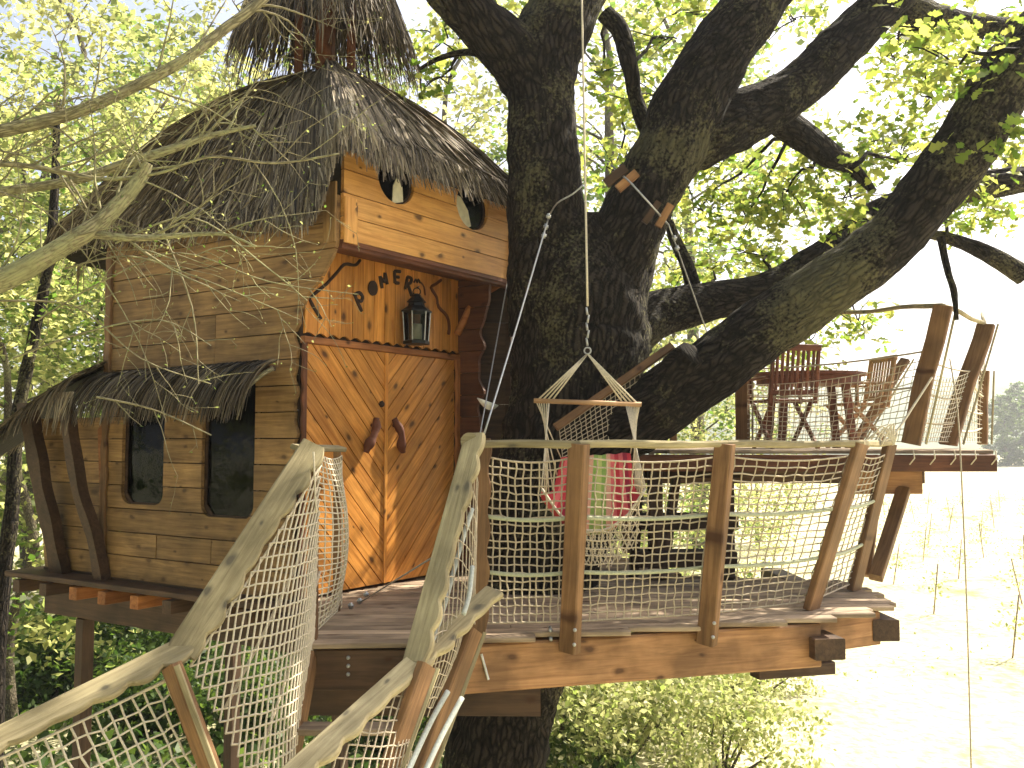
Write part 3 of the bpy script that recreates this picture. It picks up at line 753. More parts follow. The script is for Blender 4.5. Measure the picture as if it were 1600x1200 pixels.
# window awning of palm leaf
aw0, aw1 = ML @ V(-0.02, 4.60, 0.10), ML @ V(sx(452), 4.61, 0.16)
awn = beam('awning_bar', aw0, aw1, 0.05, 0.04, V(0, 0, 1), M_darkbeam, house)
gens = []
for _ in range(1500):
    t = random.random() ** 0.9; p = lerp(aw0, aw1, t); o_ = random.uniform(-0.06, 0.05); pts = []
    ln = random.uniform(0.26, 0.44); sk = random.uniform(-0.10, -0.02) - 0.05 * (random.random() < 0.3)
    for q in range(6):
        f = q / 5; pts.append(p + nL * (o_ + 0.26 * math.sin(f * 1.5) * ln / 0.4) + u * (sk * f) + V(0, 0, 0.045 - ln * f ** 1.45 + 0.02 * (o_ < 0)))
    gens.append((pts, random.uniform(0.010, 0.018), min(1, max(0, random.gauss(0.30, 0.2)))))
strands('awning_thatch', gens, M_thatch, awn)
TB().tube(spline([(aw1, 0.018), (aw1 + nL * 0.08 - V(0, 0, 0.06) - u * 0.04, 0.016), (aw1 + nL * 0.15 - V(0, 0, 0.18) - u * 0.12, 0.012), (aw1 + nL * 0.17 - V(0, 0, 0.36) - u * 0.16, 0.006)], 4), 6).build('palm_rib', M_branch, awn)
# --- lean-to at the back corner
annex = empty('lean_to', (*(A - u * 0.6).xy, ZD), 'small thatched lean-to with curved dark posts at the house end', 'lean-to')
MA = wallM(V(A.x, A.y, 0) - nL * 0.06, -u, nL)
aw_ = wall_anchor('lean_to_wall', V(A.x, A.y, ZD - 0.05) - u * 0.95 - nL * 0.06, u, nL, 0.95, 0.05, M_darkbeam, annex)
for k in range(7):
    z0 = ZD + RH * k; put_poly('siding_board', [(0.03, z0 + g), (0.93 + 0.035 * k, z0 + g), (0.93 + 0.035 * (k + 1), z0 + RH - g), (0.03, z0 + RH - g)], 0.028, M_side, aw_, MA, random.uniform(0, 0.004))
def curved_post(pxs, Y, w, mat):
    pts = [(P(x, y, Y), w) for x, y in pxs]; sp = spline(pts, 5)
    m_ = []; 
    vs2, fs2 = [], []
    for i_, (p, r_) in enumerate(sp):
        h = r_ * (1 + 0.12 * math.sin(i_ * 1.1))
        for a, b2 in ((-1, -1), (1, -1), (1, 1), (-1, 1)): vs2.append(p + u * (a * h) + nL * (b2 * 0.045))
    for i_ in range(len(sp) - 1):
        for k_ in range(4): fs2.append((i_ * 4 + k_, i_ * 4 + (k_ + 1) % 4, (i_ + 1) * 4 + (k_ + 1) % 4, (i_ + 1) * 4 + k_))
    fs2 += [(0, 1, 2, 3), tuple((len(sp) - 1) * 4 + k_ for k_ in range(4))]
    return link('curved_post', mesh('post', vs2, fs2), mat, annex)
curved_post([(42, 630), (54, 690), (66, 760), (84, 840), (96, 902)], 7.75, 0.085, M_darkbeam)
curved_post([(104, 630), (112, 690), (126, 770), (148, 840), (160, 906)], 7.35, 0.05, M_darkbeam)
put_poly('wall_backing', [(0.0, ZD), (0.95, ZD), (1.2, ZD + 1.3), (0.0, ZD + 1.3)], 0.012, M_dark, annex, MA, -0.02)
put_poly('infill_board', [(0.02, 3.2), (0.05, 3.1), (0.16, 4.2), (0.02, 4.3)], 0.02, M_trim, annex, MA, 0.05)
r0, r1 = V(A.x, A.y, 4.62) + nL * 0.32 + u * 0.02, V(A.x, A.y, 5.12) - nL * 0.7 + u * 0.02
r2, r3 = V(A.x, A.y, 3.68) + nL * 0.32 - u * 1.95, V(A.x, A.y, 4.36) - nL * 0.7 - u * 1.95
def lt_at(a, b_): 
    p = lerp(lerp(r0, r2, b_), lerp(r1, r3, b_), a); p.z += 0.10 * math.sin(math.pi * b_); return p
vs2 = [lt_at(i_ / 4, j / 6) - V(0, 0, 0.04) for j in range(7) for i_ in range(5)]
fs2 = [(j * 5 + i_, j * 5 + i_ + 1, j * 5 + i_ + 6, j * 5 + i_ + 5) for j in range(6) for i_ in range(4)]
lroof = link('roof', mesh('roof', vs2, fs2, True), M_thatch_core, annex)
gens = []
for _ in range(2600):
    a, b_ = random.random(), random.uniform(-0.05, 0.85); ln = random.uniform(0.18, 0.34); pts = []; h0 = random.uniform(0, 0.03); da = random.uniform(-0.08, 0.02)
    for q in range(6):
        f = q / 5; bb = b_ + ln * f; p = lt_at(a + da * f, min(1, max(bb, 0))) + V(0, 0, h0 + 0.03 * f * (1 - f))
        if bb > 1: p += -u * (bb - 1) * 1.2 - V(0, 0, (bb - 1) * 1.2)
        pts.append(p)
    gens.append((pts, random.uniform(0.012, 0.022), min(1, max(0, random.gauss(0.56, 0.22)))))
for _ in range(220):                             # drooping front edge
    b_ = random.random(); p = lt_at(0.02, b_); ln = random.uniform(0.12, 0.3); pts = []
    for q in range(5):
        f = q / 4; pts.append(p + nL * (0.08 * math.sin(f * 1.5)) - u * (0.12 * f) - V(0, 0, ln * f ** 1.3 - 0.03))
    gens.append((pts, random.uniform(0.010, 0.018), min(1, max(0, random.gauss(0.35, 0.2)))))
for _ in range(45):                              # grey tuft where the roofs meet
    p = V(A.x, A.y, 4.42) + nL * 0.33 - u * random.uniform(0.0, 0.32); pts = []; s_ = random.uniform(-0.14, 0.05); ln = random.uniform(0.2, 0.36)
    for q in range(5):
        f = q / 4; pts.append(p + u * (s_ * f) + nL * 0.05 * f - V(0, 0, ln * f ** 1.2 - 0.08))
    gens.append((pts, 0.02, random.uniform(0.5, 0.9)))
strands('thatch', gens, M_thatch, lroof)
# --- floor platform under the house
plat = empty('house_platform', (*(A + u).xy, ZD - 0.5), 'dark timber platform with orange joist ends under the house', 'platform')
p0, p1 = A - u * 1.12 - nL * 0.03, B + u * 0.2 - nL * 0.10
beam('edge_board', V(p0.x, p0.y, ZD - 0.04), V(p1.x, p1.y, ZD - 0.04), 0.5, 0.045, V(0, 0, 1), M_darkbeam, plat)
nj = 9
for k in range(nj):
    q = lerp(p0, p1, (k + 0.6) / nj); beam('joist', V(q.x, q.y, ZD - 0.125) + nL * (0.265 + 0.03 * random.random()), V(q.x, q.y, ZD - 0.125) - nL * 1.4, 0.10, 0.10, V(0, 0, 1), M_joist if k in (2, 3, 4) else M_darkbeam, plat)
beam('bearer', V(p0.x, p0.y, ZD - 0.30) + u * 0.1 - nL * 0.12, V(p1.x, p1.y, ZD - 0.30) - nL * 0.12, 0.23, 0.12, nL, M_darkbeam, plat)
beam('bearer', V(p0.x, p0.y, ZD - 0.30) + u * 0.1 - nL * 1.5, V(p1.x, p1.y, ZD - 0.30) - nL * 1.5, 0.23, 0.12, nL, M_darkbeam, plat)
for s_, dn in ((0.62, -0.12), (2.3, -1.5), (0.9, -1.5)):
    q = p0 + u * s_ + nL * dn; beam('prop', V(q.x, q.y, -0.1), V(q.x, q.y, ZD - 0.42), 0.11, 0.11, nL, M_darkbeam, plat)

# ------------------------------------------------------------------ main deck
deck = empty('main_deck', (0.6, 6.6, ZD - 0.4), 'weathered plank deck on orange-brown beams in front of the oak', 'deck')
DP = [(-1.13, 5.0), (-0.36, 5.0), (-0.22, 5.12), (1.96, 5.72), (2.44, 6.08), (2.66, 7.15), (1.3, 7.5), (0.9, 8.9), (0.35, 8.9), (E.x, E.y), (C.x, C.y), (B.x + 0.02, B.y - 0.02), (-1.3, 6.05)]
ca, sa = math.cos(R(2.5)), math.sin(R(2.5))
RP = [(x * ca + y * sa, -x * sa + y * ca) for x, y in DP]
Mrot = Matrix.Rotation(R(2.5), 4, 'Z')
yy = min(p[1] for p in RP) + 0.004; ymax = max(p[1] for p in RP)
while yy < ymax:
    w = 0.118; yc = yy + w / 2; xs = []
    for k in range(len(RP)):
        (xa, ya), (xb, yb) = RP[k], RP[(k + 1) % len(RP)]
        if (ya - yc) * (yb - yc) < 0: xs.append(xa + (xb - xa) * (yc - ya) / (yb - ya))
    xs.sort()
    for a, b_ in zip(xs[::2], xs[1::2]):
        if b_ - a < 0.15: continue
        aa, bb = a, b_ + random.uniform(0.02, 0.16)
        parts = [(aa, bb)] if bb - aa < 2.3 else [(aa, aa + (bb - aa) * (c_ := random.uniform(0.35, 0.6)) - 0.003), (aa + (bb - aa) * c_ + 0.003, bb)]
        for q0, q1 in parts:
            beam('deck_board', Mrot @ V(q0, yc, ZD - 0.016 + random.uniform(-0.003, 0.003)), Mrot @ V(q1, yc, ZD - 0.016 + random.uniform(-0.003, 0.003)), w - 0.008, 0.03, V(0, 0, 1), M_deck, deck, seg=3, e0=lambda x: 0.004 * math.sin(x * 5), e1=lambda x: 0.004 * math.sin(x * 4 + 1))
    yy += w
zb = ZD - 0.035
fb0, fb1 = V(-0.30, 5.16, zb - 0.145), V(1.93, 5.775, zb - 0.145)
beam('front_beam', fb0, fb1, 0.27, 0.10, V(0.26, -0.96, 0), M_beam, deck, ch=0.012, seg=6, tj=0.004)
beam('side_beam', V(1.95, 5.93, zb - 0.12), V(2.46, 6.18, zb - 0.12), 0.22, 0.10, V(0.4, -0.9, 0), M_beam, deck)
beam('cross_beam', V(1.97, 5.64, zb - 0.15), V(1.70, 7.6, zb - 0.15), 0.20, 0.13, V(0, 0, 1), M_darkbeam, deck)
beam('cross_beam', V(2.51, 6.10, zb - 0.13), V(2.45, 8.6, zb - 0.13), 0.18, 0.14, V(0, 0, 1), M_darkbeam, deck)
beam('cross_beam', V(1.55, 5.83, zb - 0.33), V(2.08, 5.97, zb - 0.33), 0.12, 0.08, V(0, 0, 1), M_darkbeam, deck)
beam('carrying_beam', V(-1.3, 5.52, zb - 0.385), V(0.17, 5.5, zb - 0.385), 0.2, 0.2, V(0, -1, 0), M_darkbeam, deck)
beam('carrying_beam', V(-0.5, 7.9, zb - 0.385), V(2.6, 7.9, zb - 0.385), 0.2, 0.2, V(0, -1, 0), M_darkbeam, deck)
beam('landing_beam', V(-1.16, 5.06, zb - 0.12), V(-0.3, 5.06, zb - 0.12), 0.22, 0.09, V(0, -1, 0), M_darkbeam, deck)
for k in range(3): TB().tube([(V(-0.90, 5.02, zb - 0.05 - 0.045 * k), 0.012), (V(-0.90, 5.003, zb - 0.05 - 0.045 * k), 0.01)], 8).build('bolt', M_steel, deck)
for (px, py) in ((860, 985), (861, 999)):
    q = P(px, py, 5.24); TB().tube([(q + V(0, 0.08, 0), 0.012), (q, 0.012)], 8).build('bolt', M_steel, deck)
beam('hanger_strap', P(752, 1022, 5.14), P(763, 1062, 5.14), 0.015, 0.012, V(0, -1, 0), M_steel, deck)
for k in range(6):
    q = lerp(fb0, fb1, (k + 0.35) / 6); beam('joist', V(q.x + 0.05, q.y + 0.06, zb - 0.06), V(q.x - 0.5, q.y + 3.2, zb - 0.06), 0.09, 0.11, V(0, 0, 1), M_joist, deck)

# ------------------------------------------------------------------ railing of the main deck
rail = empty('deck_railing', (0.9, 5.4, ZD), 'rope net railing with brown posts along the front edge of the main deck', 'railing')
RZ = 4.085
posts = []
def post(name, pb, pt, W, Tn, n, mat=M_post, par=rail, **kw):
    return beam(name, pb, pt, W, Tn, n, mat, par, ch=0.008, **kw)
R0 = P(744, 692, 5.16)
b1_, t1_ = P(890, 1018, 5.22), P(905, 693, 5.08)
b2_, t2_ = P(1104, 1006, 5.45), P(1133, 693, 5.30)
b3_ = G(1267, 952, ZD); t3_ = P(1345, 693, b3_.y - 0.12)
b4_ = G(1334, 922, ZD); t4_ = P(1391, 693, b4_.y - 0.10)
fn = V(0.26, -0.96, 0)
sid = V(0.75, -0.66, 0)
for b_, t_ in ((b1_, t1_), (b2_, t2_)): post('post', b_, t_, 0.075, 0.11, V(0.8, -0.6, 0), seg=4, e0=lambda x: 0.003 * math.sin(x * 6))
for b_, t_ in ((b3_, t3_), (b4_, t4_)): post('post', b_, t_, 0.05, 0.15, V(-0.72, -0.69, 0) * -1, seg=4)
pb0 = V(R0.x + 0.01, R0.y + 0.03, ZD - 0.05)
post('post', pb0, V(R0.x + 0.03, R0.y + 0.03, 4.12), 0.10, 0.06, V(0.2, -1, 0), M_rail if False else M_post, seg=40, e0=lambda x: 0.010 * math.sin(x * 27), e1=lambda x: 0.012 * math.sin(x * 21 + 1))
tops = [V(R0.x + 0.05, R0.y, RZ), t1_ + V(0, 0, 0.01), t2_ + V(0, 0, 0.01), t3_ + V(0, 0, 0.01), t4_ + V(0.01, 0.01, 0.005)]
for q in tops[1:4]: q.z = RZ
for a, b_ in zip(tops[:-1], tops[1:]):
    beam('top_rail', a, b_ + (b_ - a).normalized() * 0.01, 0.045, 0.038, V(0, -1, 0), M_rail, rail, seg=10, ch=0.012, e0=lambda x: 0.004 * math.sin(x * 9), e1=lambda x: 0.004 * math.sin(x * 7))
for b_, t_ in ((b1_, t1_), (b2_, t2_)):
    for k in (0.045, 0.115):
        q = lerp(b_, t_, k) + V(0.02, -0.06, 0); TB().tube([(q + V(0, 0.05, 0), 0.011), (q + V(0, -0.004, 0), 0.011)], 8).build('bolt', M_steel, rail)
def deck_edge(x): return 5.16 + (x + 0.25) * 0.272
bots = [V(R0.x + 0.05, R0.y + 0.06, ZD + 0.06), V(b1_.x + 0.02, b1_.y + 0.10, ZD + 0.05), V(b2_.x + 0.02, b2_.y + 0.10, ZD + 0.05), b3_ + V(0.02, 0.03, 0.05), b4_ + V(0, 0.02, 0.05)]
ncol = [12, 16, 13, 7]
for k in range(4):
    a, b_, c_, d_ = bots[k], bots[k + 1], tops[k] + V(0, 0.05, -0.07), tops[k + 1] + V(0, 0.05, -0.07)
    net('net', patch(a, b_, c_, d_, belly=V(0.0, 0.05, 0), top_sag=0.035), ncol[k], 20, 0.0052, M_rope, rail, jit=0.13)
    for f, r_ in ((0.64, 0.012), (0.31, 0.012)):
        rope('rope', sag(lerp(a, c_, f) + V(0, -0.02, 0), lerp(b_, d_, f) + V(0, -0.02, 0), 0.02), r_, M_rope_green, rail, 8)
    rope('net_border', sag(c_, d_, 0.035), 0.006, M_rope, rail)
    rope('net_border', sag(a, b_, 0.0), 0.006, M_rope, rail)

# ------------------------------------------------------------------ stairs
stairs = empty('stairs', (-0.85, 4.2, 1.6), 'steep open wooden stairs leading up to the door landing', 'stairs')
s0l, s1l = V(-1.10, 5.00, 2.92), V(-1.13, 3.55, 1.30)
s0r, s1r = V(-0.56, 5.00, 2.92), V(-0.56, 3.55, 1.30)
for a, b_ in ((s0l, s1l), (s0r, s1r)): beam('stringer', a, b_, 0.05, 0.15, V(0, -1, 1), M_post, stairs)
for k in range(7):
    f = 0.19 + k * 0.13; a, b_ = lerp(s0l, s1l, f), lerp(s0r, s1r, f)
    beam('tread', a + V(-0.02, -0.03, 0.02), b_ + V(0.02, -0.03, 0.02), 0.13, 0.035, V(0, 0, 1), M_deck, stairs)

def scallop(x, amp=0.016, wl=0.17):
    return -amp * abs(math.sin(math.pi * x / wl + 0.4 * math.sin(x * 3))) * (0.75 + 0.4 * math.sin(x * 7.3))
def handrail(par, p0, p1, W, n, flip=False, ext=0.0, amp=0.02):
    p0, p1 = Vector(p0), Vector(p1); d = (p1 - p0).normalized(); L_ = (p1 - p0).length
    f = lambda x: scallop(x, amp)
    def rnd_end(x): return 0
    return beam('handrail', p0 - d * ext, p1 + d * ext, W, 0.042, n, M_rail, par, seg=90, ch=0.009, **({'e1': lambda x: -f(x) - amp * 0.5} if flip else {'e0': lambda x: f(x) + amp * 0.5}))
# --- railing on the house side
lr = empty('stair_railing', (-1.5, 4.6, 2.0), 'net stair railing beside the house wall, its scalloped handrail bending to the lower corner', 'railing')
L0, L1, L2, L3 = P(488, 702, 5.12), P(288, 1012, 4.42), P(60, 1132, 4.02), P(-120, 1215, 3.75)
nrm = V(0.10, -0.75, 0.62)
handrail(lr, L0, L1, 0.15, V(0.25, -0.85, 0.45), flip=True, ext=0.03, amp=0.03)
handrail(lr, L1, L3, 0.12, V(0.1, -0.75, 0.65), flip=True, ext=0.03, amp=0.028)
T0 = P(532, 703, 5.95)
beam('cap_board', L0 + V(-0.10, 0.02, 0.01), P(534, 701, 5.75), 0.07, 0.03, V(0.2, -0.3, 1), M_rail, lr)
bl = V(T0.x + 0.02, T0.y, ZD)
post('post', V(-1.11, 5.08, ZD - 0.2), L0 + V(0.0, 0.05, -0.02), 0.05, 0.06, V(0, -1, 0), par=lr)
post('post', G(526, 955, ZD), P(527, 706, 5.8), 0.045, 0.045, V(0, -1, 0), par=lr)
Lp = P(330, 1215, 4.12)
post('post', P(390, 1365, 4.15), P(268, 1040, 4.32), 0.06, 0.11, V(0.75, -0.6, 0), M_post, par=lr)
beam('lit_edge_strip', P(395, 1365, 4.09), P(276, 1040, 4.26), 0.03, 0.014, V(0, -1, 0), M_rail, lr)  # pale strip stands in for sunlight on the post's edge
# nets: landing side, first flight, lower flight
net('net', patch(V(-1.11, 5.1, ZD + 0.03), G(534, 948, ZD), L0 + V(0.03, 0.02, -0.02), P(534, 712, 5.8), belly=V(0.10, 0.0, 0), top_sag=0.03), 10, 30, 0.0045, M_rope_white, lr, jit=0.1)
s_mid = P(452, 1225, 4.35)
off = V(0, 0, -0.09)
net('net', patch(P(440, 1310, 4.28), V(-1.10, 5.06, ZD + 0.0), L1 + off + V(0.03, 0, 0), L0 + off + V(0.05, 0, 0), belly=V(0.05, -0.07, -0.02)), 28, 30, 0.0052, M_rope_white, lr, 'diamond', 0.10)
net('net', patch(P(40, 1500, 3.9), P(405, 1330, 4.2), L2 + V(-0.3, -0.15, -0.2), L1 + V(-0.02, -0.02, -0.13), belly=V(0.02, -0.04, 0)), 18, 13, 0.006, M_rope_white, lr, 'square', 0.14)
rope('net_border', sag(L1 + V(-0.02, -0.02, -0.12), L2 + V(-0.3, -0.15, -0.19), 0.01), 0.007, M_rope_white, lr)
rope('net_border', sag(L1 + off + V(0.03, 0, 0), L0 + off + V(0.05, 0, 0), 0.02), 0.007, M_rope_white, lr)
rope('rope', sag(P(490, 706, 5.05), P(494, 800, 5.02), 0.0), 0.006, M_rope_white, lr)
for f in (0.35, 0.66):
    a = lerp(P(440, 1310, 4.28), L1, f); b_ = lerp(V(-1.10, 5.06, ZD), L0, f); rope('rope', sag(a + V(0.03, 0.03, 0), b_ + V(0.03, 0.03, 0), 0.03), 0.009, M_rope, lr, 6)
# --- railing on the deck side
rr = empty('stair_railing', (-0.5, 4.6, 2.0), 'pale scalloped stair handrail on the deck side, with rope through brown posts', 'railing')
R1 = P(650, 1030, 4.36); R2 = P(440, 1228, 3.62); RX = P(772, 925, 4.95)
Rt = P(742, 684, 5.08)
handrail(rr, R1, Rt, 0.125, V(-0.35, -0.85, 0.3), flip=False, ext=0.02, amp=0.022)
TB().tube([(Rt + V(-0.03, -0.025, -0.02), 0.05), (Rt + V(-0.03, 0.02, -0.02), 0.05)], 14).build('rail_end', M_rail, rr, False)
handrail(rr, R2, RX, 0.115, V(-0.2, -0.8, 0.55), flip=False, ext=0.0, amp=0.026)
for (pb, pt, w) in ((P(588, 1260, 4.05), P(668, 1040, 4.32), 0.12), (P(640, 1260, 4.5), P(742, 985, 4.85), 0.12)):
    post('post', pb, pt, 0.05, w, V(-0.55, -0.8, 0) * -1, M_post, par=rr)
    beam('lit_edge_strip', lerp(pb, pt, 0) + V(0.055, -0.05, 0), pt + V(0.055, -0.05, 0), 0.02, 0.012, V(0, -1, 0), M_rail, rr)  # bright edge of each post put in as a pale strip, imitating sun
for pts in ([(738, 795), (718, 860), (690, 960), (655, 1060)], [(738, 885), (733, 930), (724, 960)], [(700, 1080), (672, 1130), (640, 1200), (610, 1270)], [(722, 1090), (690, 1150), (660, 1215)]):
    rope('rope', [p for p, _ in spline([(P(x, y, 4.95 - 0.0022 * (y - 795)), 0.012) for x, y in pts], 5)], 0.013, M_rope_grey, rr, 8)
net('net', patch(P(668, 1120, 4.55), P(742, 975, 5.0), R1 + V(0.06, 0.02, 0.0), Rt + V(0.02, 0.02, -0.1), belly=V(0.05, 0.0, -0.03)), 22, 12, 0.0036, M_rope, rr, 'diamond', 0.12)
net('net', patch(P(560, 1400, 3.9), P(640, 1230, 4.1), R2 + V(0.05, 0, -0.06), R1 + V(0.0, 0, -0.07), belly=V(0.04, -0.02, -0.03)), 20, 20, 0.004, M_rope, rr, 'diamond', 0.12)
# steel cables
def cable(label, pts, r_=0.006, clips=()):
    c_ = rope('steel_cable', pts, r_, M_steel)
    tag(c_, label, 'cable', 'steel stay cables')
    for q in clips: TB().tube([(q + V(0.018, 0, 0), 0.011), (q - V(0.018, 0, 0), 0.011)], 6).tube([(q + V(0, 0, 0.02), 0.012), (q - V(0, 0, 0.02), 0.012)], 6).build('cable_clip', M_steel, c_)
cable('steel cable from the oak stem down to the stair rail post', sag(P(857, 340, 6.35), P(756, 680, 5.2), 0.01), 0.0065, [P(857, 338, 6.33), P(853, 354, 6.30), P(850, 368, 6.26)])
cable('thin cable slanting across the door bottom to the landing boards', sag(P(690, 862, 5.15), G(562, 946, ZD) + V(0, 0, 0.02), 0.0), 0.006, [G(562, 946, ZD) + V(0, 0, 0.03), G(572, 940, ZD) + V(0, 0, 0.05), G(548, 951, ZD) + V(0, 0, 0.02)])
cable('steel cable from the wedged middle stem down behind the thick limb', sag(P(1045, 352, 6.5), P(1112, 540, 7.4), 0.0), 0.006, [P(1054, 372, 6.55), P(1058, 388, 6.6)])
cable('steel cable drawn over the wooden blocks on the middle stem', [P(955, 258, 6.55), P(985, 285, 6.36), P(1015, 318, 6.36), P(1045, 352, 6.48)], 0.008)
cable('dark thin cable hanging between the wing wall and the oak', sag(P(800, 400, 7.3), P(748, 690, 6.3), 0.0), 0.005)
cable('slack wire looped round the oak stem above the hanging chair', [p for p, _ in spline([(P(857, 340, 6.35), 0), (P(870, 318, 6.2), 0), (P(895, 303, 6.12), 0), (P(912, 288, 6.1), 0)], 4)], 0.006)

# ------------------------------------------------------------------ hanging chair
ch = empty('hammock_chair', (P(925, 780, 6.0).x, 6.0, 3.4), 'striped red and green cloth hammock chair hanging in front of the oak trunk', 'chair')
CY = 6.0
barL, barR, ringp = P(834, 626, CY), P(1002, 632, CY), P(918, 548, CY)
hook = P(908, -60, 6.75)
rope('hanging_rope', sag(hook, P(918, 478, CY), 0.0), 0.008, M_rope_white, ch)
tb = TB()
for k in range(5): tb.tube([(P(918 + (2 if k % 2 else -2), 480 + k * 12, CY), 0.007), (P(918, 492 + k * 12, CY), 0.009)], 6)
tb.build('chain', M_steel, ch)
tb = TB(); cpt = []
for k in range(17): a = 2 * math.pi * k / 16; cpt.append((ringp + V(0.022 * math.cos(a), 0, 0.022 * math.sin(a)), 0.006))
tb.tube(cpt, 6, cap=False).build('ring', M_steel, ch)
TB().tube([(barL, 0.017), (barR, 0.017)], 10).build('spreader_bar', M_teak_light, ch)
for k in range(4):
    f = 0.03 + 0.045 * k
    rope('suspension_cord', [ringp - V(0, 0, 0.02), lerp(barL, barR, f)], 0.006, M_rope_white, ch)
    rope('suspension_cord', [ringp - V(0, 0, 0.02), lerp(barL, barR, 1 - f)], 0.006, M_rope_white, ch)
SW0, SW1 = P(846, 778, 5.80), P(1006, 778, 5.80)      # arm corners of the cloth
BK0, BK1 = P(878, 716, 6.12), P(988, 708, 6.12)
def seat_pt(a, t):                                      # a across 0..1, t from back top to front edge
    back_l, back_r = BK0, BK1
    prof = [(0.0, 0.0), (0.35, 0.55), (0.6, 0.86), (0.8, 0.9), (1.0, 0.62)]
    top = lerp(BK0, BK1, a); frontp = lerp(SW0, SW1, a)
    zlow = P(925, 835, 6.0).z
    w = 2 * a - 1
    z_ = lerp(top.z, zlow, min(1, t / 0.62) ** 0.9) if t < 0.62 else lerp(zlow, zlow + 0.05, (t - 0.62) / 0.38)
    wide = 1 + 0.35 * math.sin(math.pi * min(1, t * 0.75))
    x_ = lerp(top.x, frontp.x, min(1, t / 0.6)); x_ = (top.x + frontp.x) / 2 * 0 + x_
    y_ = lerp(top.y + 0.10, 5.72, t)
    z_ += (0.27 * abs(w) ** 2.2) * min(1, max(0, (t - 0.25) / 0.4)) + 0.004 * math.sin(a * 30 + t * 5)
    return V(x_, y_, z_)
NA, NTT = 24, 18
vs2 = [seat_pt(i_ / NA, j / NTT) for j in range(NTT + 1) for i_ in range(NA + 1)]
fs2 = [(j * (NA + 1) + i_, j * (NA + 1) + i_ + 1, (j + 1) * (NA + 1) + i_ + 1, (j + 1) * (NA + 1) + i_) for j in range(NTT) for i_ in range(NA)]
me = mesh('seat', vs2, fs2, True); uvl = me.uv_layers.new(name='UVMap')
uvs = []
for j in range(NTT):
    for i_ in range(NA):
        for (a, b_) in ((i_, j), (i_ + 1, j), (i_ + 1, j + 1), (i_, j + 1)): uvs += [a / NA, b_ / NTT]
uvl.data.foreach_set('uv', uvs)
seat = link('seat', me, M_cloth, ch)
sm = seat.modifiers.new('thick', 'SOLIDIFY'); sm.thickness = 0.006
for k in range(9):
    f = k / 8; q = seat_pt(0.0, f); rope('suspension_cord', sag(lerp(barL, barR, 0.02 + 0.22 * (f if f < 0.7 else 0.7 - f * 0.1) * 0.9), q, 0.0, 4), 0.0045, M_rope_white, ch)
    q = seat_pt(1.0, f); rope('suspension_cord', sag(lerp(barL, barR, 0.985 - 0.13 * f), q, 0.0, 4), 0.0045, M_rope_white, ch)
rope('edge_cord', [seat_pt(k / 12, 1.0) for k in range(13)], 0.009, M_rope_white, ch)
fr = []
fa, fbn = [], []
for k in range(26):                                    # knotted fringe under the seat
    a = 0.42 + 0.5 * k / 25; q = seat_pt(a, 0.97); L_ = 0.20 + 0.05 * random.random()
    for j in range(5):
        fa.append(tuple(q - V(0.012 * (-1) ** (j + k), 0, L_ * j / 5))); fbn.append(tuple(q - V(0.012 * (-1) ** (j + k + 1), 0, L_ * (j + 1) / 5)))
link('fringe', seg_mesh('fringe', fa, fbn, 0.004), M_rope_white, ch)

# ------------------------------------------------------------------ lantern on the door wall
lan = empty('lantern', on_front(627, 540, 0.16), 'black six-sided candle lantern hanging over the doors', 'lantern')
lc = on_front(628, 500, 0.15); Yl = lc.y; pxm = Yl / F
def hexring(r_, z_, rot=0.3): return [V(lc.x + r_ * math.cos(a * math.pi / 3 + rot), lc.y + r_ * math.sin(a * math.pi / 3 + rot), z_) for a in range(6)]
def hexloft(name, rings, mat, par, **kw):
    vs2 = [p for r_ in rings for p in r_]; fs2 = []
    for j in range(len(rings) - 1):
        for k in range(6): fs2.append((j * 6 + k, j * 6 + (k + 1) % 6, (j + 1) * 6 + (k + 1) % 6, (j + 1) * 6 + k))
    fs2 += [tuple(range(6)), tuple((len(rings) - 1) * 6 + k for k in range(6))]
    return link(name, mesh(name, vs2, fs2), mat, par)
zb_, zt_ = P(647, 538, Yl).z, P(647, 488, Yl).z; zc_ = P(647, 458, Yl).z
rb, rt = 19 * pxm, 22 * pxm
base_ = hexloft('base', [hexring(rb * 1.12, zb_), hexring(rb * 1.12, zb_ + 0.022), hexring(rb, zb_ + 0.03)], M_black, lan)
cap_ = hexloft('cap', [hexring(rt * 1.12, zt_), hexring(rt * 1.1, zt_ + 0.012), hexring(rt * 0.62, zt_ + 0.05), hexring(rt * 0.55, zt_ + 0.075), hexring(rt * 0.72, zt_ + 0.08), hexring(rt * 0.35, zt_ + 0.125), hexring(rt * 0.30, zt_ + 0.14), hexring(rt * 0.1, zt_ + 0.15)], M_black, lan)
for a, b_ in zip(hexring(rb, zb_ + 0.02), hexring(rt, zt_)): beam('frame_bar', a, b_, 0.009, 0.009, V(0.3, -1, 0), M_steel, lan)
ra, rbb = hexring(rb * 0.97, zb_ + 0.03), hexring(rt * 0.97, zt_)
for k in range(6): link('pane', mesh('pane', [ra[k], ra[(k + 1) % 6], rbb[(k + 1) % 6], rbb[k]], [(0, 1, 2, 3)]), M_glass, lan)
TB().tube([(V(lc.x, lc.y, zb_ + 0.025), 0.045), (V(lc.x, lc.y, zb_ + 0.16), 0.043)], 14).build('candle', M_candle, lan)
cpt = [(V(lc.x + 0.03 * math.cos(a), lc.y, zt_ + 0.165 + 0.03 * math.sin(a)), 0.005) for a in [2 * math.pi * k / 14 for k in range(15)]]
TB().tube(cpt, 6, cap=False).build('ring', M_black, lan)
TB().tube([(V(lc.x, lc.y, zt_ + 0.195), 0.006), (on_front(649, 452, 0.03) + V(0, 0, 0.02), 0.006)], 6).build('hook', M_black, lan)

